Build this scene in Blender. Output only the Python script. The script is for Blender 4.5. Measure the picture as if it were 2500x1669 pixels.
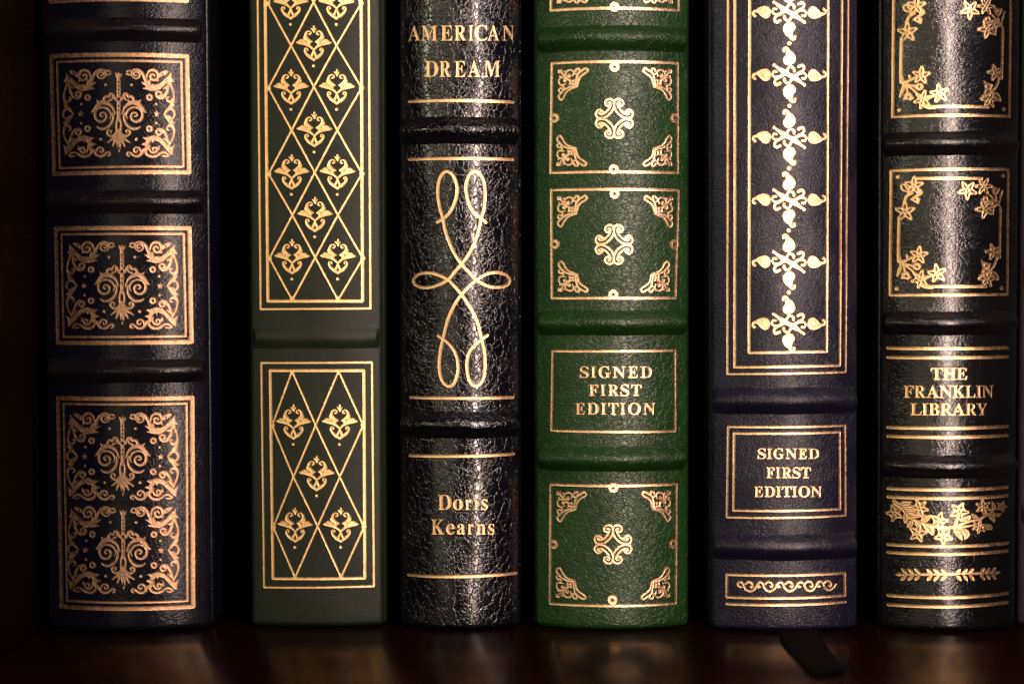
import bpy, math, random
import numpy as np
from mathutils import Matrix, Vector

for o in list(bpy.data.objects):
    bpy.data.objects.remove(o, do_unlink=True)
sc = bpy.context.scene
COL = sc.collection

# ------------------------------------------------------------------ camera
D = 0.52                       # metres from the lens to the row of spines
FPX = 5200.0                   # focal length in pixels of the 2500 px wide photo
PITCH = math.radians(1.6)
ZC = 0.0852
CX, CY = 1250.0, 834.5
cam = bpy.data.cameras.new('camera')
cam.sensor_width = 36.0
cam.lens = 36.0 * FPX / 2500.0
cam.clip_start, cam.clip_end = 0.01, 20.0
cam.dof.use_dof = True
cam.dof.focus_distance = 0.521
cam.dof.aperture_fstop = 5.0
co = bpy.data.objects.new('camera', cam)
co.location = (0, -D, ZC)
co.rotation_euler = (math.radians(90) - PITCH, 0, 0)
COL.objects.link(co)
sc.camera = co

# ------------------------------------------------------------------ world, lamps, exposure
w = bpy.data.worlds.new('World')
sc.world = w
w.use_nodes = True
bg = w.node_tree.nodes['Background']
bg.inputs['Color'].default_value = (1.0, 0.72, 0.50, 1)
bg.inputs['Strength'].default_value = 0.004


def lamp(name, loc, aim, sx, sy, power, color):
    l = bpy.data.lights.new(name, 'AREA')
    l.shape = 'RECTANGLE'
    l.size, l.size_y = sx, sy
    l.energy = power
    l.color = color
    o = bpy.data.objects.new(name, l)
    o.location = loc
    o.rotation_euler = (Vector(aim) - Vector(loc)).to_track_quat('-Z', 'Y').to_euler()
    COL.objects.link(o)
    return o


lamp('room_lamp', (0.14, -0.36, 0.19), (0.10, 0, 0.09), 0.034, 0.50, 2.9, (1.0, 0.745, 0.635))
lamp('left_lamp', (-0.42, -0.42, 0.28), (0, 0, 0.1), 0.07, 0.26, 0.55, (1.0, 0.92, 0.64))
lamp('right_lamp', (0.32, -0.36, 0.34), (0, 0, 0.1), 0.04, 0.14, 0.22, (0.78, 0.83, 1.0))
lamp('front_left_fill', (-0.38, -0.95, 0.20), (-0.02, 0, 0.09), 0.50, 0.60, 1.1, (1.0, 0.88, 0.60))  # broad dim fill, no real window: added to brighten the gold foil
lamp('overhead_fill', (0.06, -0.30, 0.56), (0.0, 0, 0.08), 0.34, 0.05, 0.6, (1.0, 0.88, 0.82))  # strip fill added above to bring out highlights along the raised bands; no real fixture

sc.view_settings.view_transform = 'Standard'
sc.view_settings.look = 'None'
sc.view_settings.exposure = 0.0
sc.view_settings.gamma = 1.0
sc.cycles.max_bounces = 6
sc.cycles.sample_clamp_indirect = 4.0

CAM_M = Matrix.Translation((0, -D, ZC)) @ Matrix.Rotation(math.radians(90) - PITCH, 4, 'X')


def ray(px, py):
    d = CAM_M.to_3x3() @ Vector(((px - CX) / FPX, -(py - CY) / FPX, -1.0))
    return Vector((0, -D, ZC)), d


def on_y(px, py, y):
    o, d = ray(px, py)
    return o + d * ((y - o.y) / d.y)


def on_z(px, py, z=0.0):
    o, d = ray(px, py)
    return o + d * ((z - o.z) / d.z)


# ------------------------------------------------------------------ materials
class NT:
    def __init__(self, name):
        self.m = bpy.data.materials.new(name)
        self.m.use_nodes = True
        self.t = self.m.node_tree
        self.b = self.t.nodes['Principled BSDF']

    def n(self, kind, **kw):
        nd = self.t.nodes.new(kind)
        for k, v in kw.items():
            if k in ('i',):
                for kk, vv in v.items():
                    nd.inputs[kk].default_value = vv
            else:
                setattr(nd, k, v)
        return nd

    def l(self, a, b):
        self.t.links.new(a, b)

    def math(self, op, a, b=None, c=None, clamp=False):
        nd = self.n('ShaderNodeMath', operation=op)
        nd.use_clamp = clamp
        for k, v in enumerate((a, b, c)):
            if v is None:
                continue
            if isinstance(v, (int, float)):
                nd.inputs[k].default_value = v
            else:
                self.l(v, nd.inputs[k])
        return nd.outputs[0]

    def ramp(self, a, lo, hi, o0=0.0, o1=1.0):
        nd = self.n('ShaderNodeMapRange', interpolation_type='SMOOTHSTEP')
        self.l(a, nd.inputs[0])
        for k, v in zip((1, 2, 3, 4), (lo, hi, o0, o1)):
            nd.inputs[k].default_value = v
        return nd.outputs[0]

    def mix(self, f, a, b):
        nd = self.n('ShaderNodeMix', data_type='RGBA')
        if isinstance(f, (int, float)):
            nd.inputs[0].default_value = f
        else:
            self.l(f, nd.inputs[0])
        for k, v in ((6, a), (7, b)):
            if isinstance(v, tuple):
                nd.inputs[k].default_value = v if len(v) == 4 else v + (1,)
            else:
                self.l(v, nd.inputs[k])
        return nd.outputs[2]


def coords(N, seed, sx=1.0, sz=1.0):
    """object coordinates in millimetres, shifted per book"""
    tc = N.n('ShaderNodeTexCoord')
    mp = N.n('ShaderNodeMapping')
    mp.inputs['Location'].default_value = (seed * 37.1, seed * 11.3, seed * 53.7)
    mp.inputs['Scale'].default_value = (1000 * sx, 1000, 1000 * sz)
    N.l(tc.outputs['Object'], mp.inputs['Vector'])
    return mp.outputs['Vector']


def noise(N, vec, scale, detail=4.0, rough=0.55, dist=0.0):
    nd = N.n('ShaderNodeTexNoise')
    nd.inputs['Scale'].default_value = scale
    nd.inputs['Detail'].default_value = detail
    nd.inputs['Roughness'].default_value = rough
    nd.inputs['Distortion'].default_value = dist
    N.l(vec, nd.inputs['Vector'])
    return nd.outputs['Fac'], nd.outputs['Color']


def grain_height(N, g, seed):
    """height (mm) of a hide: cells parted by cracks, long creases, fine pores"""
    v = coords(N, seed, g.get('sx', 1.0), g.get('sz', 1.0))
    _, wc = noise(N, v, 0.45, 3)
    off = N.n('ShaderNodeVectorMath', operation='MULTIPLY_ADD')
    N.l(wc, off.inputs[0])
    off.inputs[1].default_value = (g.get('warp', 1.2),) * 3
    N.l(v, off.inputs[2])
    wv = off.outputs[0]
    vo = N.n('ShaderNodeTexVoronoi', feature='DISTANCE_TO_EDGE')
    vo.inputs['Scale'].default_value = g['cell']
    N.l(wv, vo.inputs['Vector'])
    cells = N.ramp(vo.outputs['Distance'], 0.0, g.get('soft', 0.22))
    # the depth of the cracks comes and goes over the hide
    pf, _ = noise(N, v, 0.11, 2)
    patch = N.ramp(pf, 0.36, 0.62, g.get('patch', 0.45), 1.0)
    h = N.math('MULTIPLY', cells, patch)
    h = N.math('MULTIPLY', h, g['deep'])
    vo2 = N.n('ShaderNodeTexVoronoi', feature='DISTANCE_TO_EDGE')
    vo2.inputs['Scale'].default_value = g['cell'] * g.get('big', 0.36)
    N.l(wv, vo2.inputs['Vector'])
    big = N.ramp(vo2.outputs['Distance'], 0.0, g.get('edge', 0.14))
    h = N.math('MULTIPLY_ADD', big, g.get('crease', 0.02), h)
    nf, _ = noise(N, v, g.get('fine_scale', 2.4), 3, 0.6)
    h = N.math('MULTIPLY_ADD', nf, g.get('fine', 0.04), h)
    nl, _ = noise(N, v, 0.16, 3, 0.5)
    h = N.math('MULTIPLY_ADD', nl, g.get('wave', 0.10), h)
    return h, v


def bump(N, h, strength=1.0):
    b = N.n('ShaderNodeBump')
    b.inputs['Strength'].default_value = strength
    b.inputs['Distance'].default_value = 0.001
    N.l(h, b.inputs['Height'])
    return b.outputs['Normal']


def leather(name, g, seed, col, col2, rough, spec=0.5, worn=None):
    N = NT(name)
    h, v = grain_height(N, g, seed)
    N.l(bump(N, h, g.get('bump', 0.85)), N.b.inputs['Normal'])
    mf, _ = noise(N, v, 0.09, 4, 0.6)
    c = N.mix(N.ramp(mf, 0.35, 0.68), col, col2)
    if worn:
        wf, _ = noise(N, v, 0.5, 5, 0.7)
        c = N.mix(N.ramp(wf, 0.60, 0.74), c, worn)
    N.l(c, N.b.inputs['Base Color'])
    rf, _ = noise(N, v, 0.7, 4, 0.65)
    N.l(N.ramp(rf, 0.3, 0.7, rough - 0.03, rough + 0.03), N.b.inputs['Roughness'])
    N.b.inputs['Specular IOR Level'].default_value = spec
    return N.m


def cloth(name, seed, col, col2, rough, spec=0.5):
    """plain bookcloth: fine weave under a sealed surface"""
    N = NT(name)
    v = coords(N, seed)
    h = None
    for direction in ('X', 'Z'):
        wv = N.n('ShaderNodeTexWave', wave_type='BANDS', bands_direction=direction)
        wv.inputs['Scale'].default_value = 0.62
        wv.inputs['Distortion'].default_value = 1.6
        wv.inputs['Detail'].default_value = 2
        N.l(v, wv.inputs['Vector'])
        h = N.math('MULTIPLY', wv.outputs['Fac'], 0.005) if h is None else N.math('MULTIPLY_ADD', wv.outputs['Fac'], 0.005, h)
    nf, _ = noise(N, v, 2.6, 4, 0.7)
    h = N.math('MULTIPLY_ADD', nf, 0.045, h)
    nl, _ = noise(N, v, 0.14, 3)
    h = N.math('MULTIPLY_ADD', nl, 0.10, h)
    N.l(bump(N, h), N.b.inputs['Normal'])
    mf, _ = noise(N, v, 0.12, 5, 0.65)
    N.l(N.mix(N.ramp(mf, 0.35, 0.7), col, col2), N.b.inputs['Base Color'])
    rf, _ = noise(N, v, 1.4, 4, 0.65)
    N.l(N.ramp(rf, 0.3, 0.7, rough - 0.05, rough + 0.05), N.b.inputs['Roughness'])
    N.b.inputs['Specular IOR Level'].default_value = spec
    return N.m


def foil(name, g, seed, col=(0.93, 0.60, 0.33), col2=(0.78, 0.45, 0.22), rough=0.52):
    """gold leaf pressed into the hide: follows its grain, with its own fine crinkle"""
    N = NT(name)
    if g is None:
        v = coords(N, seed)
        nl, _ = noise(N, v, 2.2, 3, 0.6)
        h = N.math('MULTIPLY', nl, 0.05)
    else:
        h, v = grain_height(N, g, seed)
        h = N.math('MULTIPLY', h, 0.55)
    nf, _ = noise(N, v, 3.4, 3, 0.7)
    h = N.math('MULTIPLY_ADD', nf, 0.045, h)
    N.l(bump(N, h), N.b.inputs['Normal'])
    cf, _ = noise(N, v, 1.3, 4, 0.7)
    N.l(N.mix(N.ramp(cf, 0.38, 0.66), col, col2), N.b.inputs['Base Color'])
    N.b.inputs['Metallic'].default_value = 1.0
    rf, _ = noise(N, v, 1.9, 3, 0.6)
    N.l(N.ramp(rf, 0.3, 0.7, rough - 0.09, rough + 0.10), N.b.inputs['Roughness'])
    return N.m


def wood(name, col, col2, rough, axis='X', spec=0.5, ior=1.45):
    N = NT(name)
    v = coords(N, 1.7, 0.06 if axis == 'X' else 1.0, 0.06 if axis == 'Z' else 1.0)
    g1, _ = noise(N, v, 0.5, 6, 0.65, 0.4)
    g2, _ = noise(N, v, 2.0, 4, 0.6)
    f = N.math('MULTIPLY_ADD', g2, 0.35, N.math('MULTIPLY', g1, 0.75))
    c = N.mix(N.ramp(f, 0.35, 0.75), col, col2)
    # dust specks lying on the varnish
    vd = coords(N, 4.4)
    vo = N.n('ShaderNodeTexVoronoi', feature='F1')
    vo.inputs['Scale'].default_value = 0.55
    N.l(vd, vo.inputs['Vector'])
    speck = N.ramp(vo.outputs['Distance'], 0.05, 0.09, 1.0, 0.0)
    pf, _ = noise(N, vd, 0.10, 3, 0.6)
    speck = N.math('MULTIPLY', speck, N.ramp(pf, 0.50, 0.66))
    c = N.mix(N.math('MULTIPLY', speck, 0.5), c, (0.30, 0.22, 0.17))
    N.l(c, N.b.inputs['Base Color'])
    h = N.math('MULTIPLY', g2, 0.010)
    sm, _ = noise(N, vd, 0.05, 3, 0.5)
    h = N.math('MULTIPLY_ADD', sm, 0.02, h)
    N.l(bump(N, h), N.b.inputs['Normal'])
    rf, _ = noise(N, vd, 0.12, 5, 0.7)
    N.l(N.math('ADD', N.ramp(rf, 0.3, 0.7, rough - 0.04, rough + 0.05), N.math('MULTIPLY', speck, 0.4)), N.b.inputs['Roughness'])
    N.b.inputs['Specular IOR Level'].default_value = spec
    N.b.inputs['IOR'].default_value = ior
    return N.m


def plain(name, col, rough, spec=0.5):
    N = NT(name)
    v = coords(N, 2.2)
    f, _ = noise(N, v, 0.9, 4, 0.6)
    N.l(N.mix(N.ramp(f, 0.3, 0.7), col, tuple(c * 0.7 for c in col)), N.b.inputs['Base Color'])
    N.b.inputs['Roughness'].default_value = rough
    N.b.inputs['Specular IOR Level'].default_value = spec
    N.l(bump(N, N.math('MULTIPLY', f, 0.03)), N.b.inputs['Normal'])
    return N.m


# ------------------------------------------------------------------ objects
def mesh_obj(name, verts, faces, mat, parent=None, smooth=True):
    me = bpy.data.meshes.new(name)
    verts = np.asarray(verts, dtype=np.float32)
    me.vertices.add(len(verts))
    me.vertices.foreach_set('co', verts.ravel())
    tot = np.array([len(f) for f in faces], dtype=np.int32)
    start = np.concatenate(([0], np.cumsum(tot)[:-1])).astype(np.int32)
    me.loops.add(int(tot.sum()))
    me.loops.foreach_set('vertex_index', np.fromiter((i for f in faces for i in f), dtype=np.int32, count=int(tot.sum())))
    me.polygons.add(len(tot))
    me.polygons.foreach_set('loop_start', start)
    me.polygons.foreach_set('loop_total', tot)
    me.update(calc_edges=True)
    me.validate()
    if smooth:
        me.polygons.foreach_set('use_smooth', np.ones(len(me.polygons), dtype=bool))
    me.materials.append(mat)
    o = bpy.data.objects.new(name, me)
    COL.objects.link(o)
    if parent is not None:
        o.parent = parent
    return o


def thing(name, label, cat, mat4=None, group=None):
    o = bpy.data.objects.new(name, None)
    o.empty_display_size = 0.02
    COL.objects.link(o)
    if mat4 is not None:
        o.matrix_world = mat4
    o['label'] = label
    o['category'] = cat
    if group:
        o['group'] = group
    return o


def box_obj(name, lo, hi, mat, parent, bev=0.001, seg=3):
    """a board with rounded edges"""
    import bmesh
    bm = bmesh.new()
    bmesh.ops.create_cube(bm, size=1.0)
    for v in bm.verts:
        v.co = Vector([lo[k] + (v.co[k] + 0.5) * (hi[k] - lo[k]) for k in range(3)])
    bmesh.ops.bevel(bm, geom=list(bm.edges), offset=bev, segments=seg, affect='EDGES', profile=0.5)
    me = bpy.data.meshes.new(name)
    bm.to_mesh(me)
    bm.free()
    for p in me.polygons:
        p.use_smooth = True
    me.set_sharp_from_angle(angle=math.radians(40))
    me.materials.append(mat)
    o = bpy.data.objects.new(name, me)
    COL.objects.link(o)
    o.parent = parent
    return o


# ------------------------------------------------------------------ foil stamping: 2-D shapes -> distance field -> sheet wrapped on the spine
def smooth_path(pts, closed=False, k=5):
    """Catmull-Rom through the points (extra columns such as width ride along)"""
    p = np.asarray(pts, float)
    n = len(p)
    if n < 3:
        return p
    out = []
    segs = n if closed else n - 1
    for i in range(segs):
        if closed:
            a, b, c, d = p[(i - 1) % n], p[i], p[(i + 1) % n], p[(i + 2) % n]
        else:
            a, b, c, d = p[max(i - 1, 0)], p[i], p[i + 1], p[min(i + 2, n - 1)]
        for q in range(k):
            t = q / k
            out.append(0.5 * ((2 * b) + (c - a) * t + (2 * a - 5 * b + 4 * c - d) * t * t + (3 * b - a - 3 * c + d) * t ** 3))
    if not closed:
        out.append(p[-1])
    return np.array(out)


# shape = (kind, sign, data);  kinds: 's' stroke (x, y, width), 'p' polygons (even-odd contours)
def S(pts, wd, sm=True, sign=1):
    p = np.asarray(pts, float)
    wa = np.full(len(p), wd, float) if np.isscalar(wd) else np.interp(np.linspace(0, 1, len(p)), np.linspace(0, 1, len(wd)), wd)
    a = np.column_stack((p[:, :2], wa))
    return ('s', sign, smooth_path(a) if sm else a)


def P(pts, sm=False, sign=1):
    p = np.asarray(pts, float)
    return ('p', sign, [smooth_path(p, True, 4) if sm else p])


def C(x, y, r, sign=1):
    return ('s', sign, np.array([[x, y, 2 * r], [x + 0.01 * r, y, 2 * r]]))


def RING(x, y, r, wd):
    a = np.linspace(0, 2 * math.pi, 25)
    return ('s', 1, np.column_stack((x + r * np.cos(a), y + r * np.sin(a), np.full(25, wd))))


def HOLE(s):
    return (s[0], -1, s[2])


def shape_map(shapes, f, ws):
    """move shapes with a point function; widths scale with ws"""
    out = []
    for kind, sg, dat in shapes:
        if kind == 's':
            out.append((kind, sg, np.column_stack((np.array([f(x, y) for x, y in dat[:, :2]]), dat[:, 2] * ws))))
        else:
            out.append((kind, sg, [np.array([f(x, y) for x, y in c]) for c in dat]))
    return out


def affine(shapes, m, ws=1.0):
    a, b, c, d, e, g = m
    return shape_map(shapes, lambda x, y: (a * x + b * y + c, d * x + e * y + g), ws)


def mirror(shapes, axis):
    return affine(shapes, (-1, 0, 2 * axis, 0, 1, 0))


def turn(shapes, cx, cy, deg):
    t = math.radians(deg)
    c, s = math.cos(t), math.sin(t)
    return affine(shapes, (c, -s, cx - c * cx + s * cy, s, c, cy - s * cx - c * cy))


def crop(shapes, x0, y0, s):
    return affine(shapes, (1 / s, 0, x0, 0, 1 / s, y0), 1 / s)


def field(shapes, step, grow=0.0, seed=0, rough=0.0):
    lo = np.array([1e9, 1e9])
    hi = -lo
    for kind, sg, dat in shapes:
        if sg < 0:
            continue
        pp = dat[:, :2] if kind == 's' else np.vstack(dat)
        m = dat[:, 2].max() / 2 if kind == 's' else 0
        lo = np.minimum(lo, pp.min(0) - m)
        hi = np.maximum(hi, pp.max(0) + m)
    pad = 0.3 + 2 * step
    lo -= pad
    hi += pad
    nx, ny = int((hi[0] - lo[0]) / step) + 2, int((hi[1] - lo[1]) / step) + 2
    xs = lo[0] + np.arange(nx) * step
    ys = lo[1] + np.arange(ny) * step
    F = np.full((ny, nx), 0.6)

    def seg_dist(X, Y, a, b):
        d = b[:2] - a[:2]
        L2 = max(d @ d, 1e-12)
        t = np.clip(((X - a[0]) * d[0] + (Y - a[1]) * d[1]) / L2, 0, 1)
        return np.hypot(X - a[0] - t * d[0], Y - a[1] - t * d[1]), t

    for kind, sg, dat in shapes:
        if kind == 's':
            G = F if sg > 0 else np.full_like(F, 0.6)
            for a, b in zip(dat[:-1], dat[1:]):
                m = max(a[2], b[2]) / 2 + 0.6
                i0, i1 = np.searchsorted(xs, [min(a[0], b[0]) - m, max(a[0], b[0]) + m])
                j0, j1 = np.searchsorted(ys, [min(a[1], b[1]) - m, max(a[1], b[1]) + m])
                if i1 <= i0 or j1 <= j0:
                    continue
                X, Y = np.meshgrid(xs[i0:i1], ys[j0:j1])
                dd, t = seg_dist(X, Y, a, b)
                dd -= (a[2] + (b[2] - a[2]) * t) / 2
                G[j0:j1, i0:i1] = np.minimum(G[j0:j1, i0:i1], dd)
            if sg < 0:
                F = np.maximum(F, -G)
        else:
            al = np.vstack(dat)
            i0, i1 = np.searchsorted(xs, [al[:, 0].min() - 0.6, al[:, 0].max() + 0.6])
            j0, j1 = np.searchsorted(ys, [al[:, 1].min() - 0.6, al[:, 1].max() + 0.6])
            if i1 <= i0 or j1 <= j0:
                continue
            X, Y = np.meshgrid(xs[i0:i1], ys[j0:j1])
            dm = np.full(X.shape, 9.0)
            ins = np.zeros(X.shape, bool)
            for cpts in dat:
                for a, b in zip(cpts, np.roll(cpts, -1, 0)):
                    dd, _ = seg_dist(X, Y, a, b)
                    dm = np.minimum(dm, dd)
                    if a[1] != b[1]:
                        ins ^= ((a[1] > Y) != (b[1] > Y)) & (X < (b[0] - a[0]) * (Y - a[1]) / (b[1] - a[1]) + a[0])
            dm = np.where(ins, -dm, dm)
            sub = F[j0:j1, i0:i1]
            F[j0:j1, i0:i1] = np.minimum(sub, dm) if sg > 0 else np.maximum(sub, -dm)
    F = F - grow
    if rough > 0:
        rs = np.random.RandomState(seed)
        for cells, amp in ((0.55, 0.6), (0.25, 0.4)):
            gx, gy = int((hi[0] - lo[0]) / cells) + 3, int((hi[1] - lo[1]) / cells) + 3
            R = rs.rand(gy, gx) - 0.5
            fx, fy = (xs - lo[0]) / cells, (ys - lo[1]) / cells
            ix, iy = fx.astype(int), fy.astype(int)
            tx, ty = (fx - ix)[None, :], (fy - iy)[:, None]
            tx, ty = tx * tx * (3 - 2 * tx), ty * ty * (3 - 2 * ty)
            A = R[np.ix_(iy, ix)] * (1 - tx) + R[np.ix_(iy, ix + 1)] * tx
            B = R[np.ix_(iy + 1, ix)] * (1 - tx) + R[np.ix_(iy + 1, ix + 1)] * tx
            F = F + rough * amp * 2 * (A * (1 - ty) + B * ty)
    return xs, ys, F


def contour_sheet(xs, ys, F):
    """marching squares: one clean sheet of the inside; returns u, v, depth-from-edge, faces"""
    ny, nx = F.shape
    ins = F < 0
    cid = -np.ones((ny, nx), np.int64)
    n = int(ins.sum())
    cid[ins] = np.arange(n)
    jj, ii = np.nonzero(ins)
    U, V, H = [xs[ii]], [ys[jj]], [-F[jj, ii]]
    he = -np.ones((ny, nx - 1), np.int64)
    m = ins[:, :-1] != ins[:, 1:]
    j, i = np.nonzero(m)
    t = np.clip(F[j, i] / (F[j, i] - F[j, i + 1]), 0.08, 0.92)
    he[m] = n + np.arange(len(j))
    n += len(j)
    U.append(xs[i] + t * (xs[1] - xs[0])); V.append(ys[j]); H.append(np.zeros(len(j)))
    ve = -np.ones((ny - 1, nx), np.int64)
    m = ins[:-1, :] != ins[1:, :]
    j, i = np.nonzero(m)
    t = np.clip(F[j, i] / (F[j, i] - F[j + 1, i]), 0.08, 0.92)
    ve[m] = n + np.arange(len(j))
    U.append(xs[i]); V.append(ys[j] + t * (ys[1] - ys[0])); H.append(np.zeros(len(j)))
    cnt = ins[:-1, :-1].astype(int) + ins[:-1, 1:] + ins[1:, 1:] + ins[1:, :-1]
    j, i = np.nonzero(cnt == 4)
    faces = np.column_stack((cid[j, i], cid[j, i + 1], cid[j + 1, i + 1], cid[j + 1, i])).tolist()
    j, i = np.nonzero((cnt > 0) & (cnt < 4))
    for a, b in zip(j.tolist(), i.tolist()):
        poly = []
        for inside, c, e in ((ins[a, b], cid[a, b], he[a, b]), (ins[a, b + 1], cid[a, b + 1], ve[a, b + 1]),
                             (ins[a + 1, b + 1], cid[a + 1, b + 1], he[a + 1, b]), (ins[a + 1, b], cid[a + 1, b], ve[a, b])):
            if inside:
                poly.append(int(c))
            if e >= 0:
                poly.append(int(e))
        if len(poly) >= 3:
            faces.append(poly)
    return np.concatenate(U), np.concatenate(V), np.concatenate(H), faces


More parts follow.
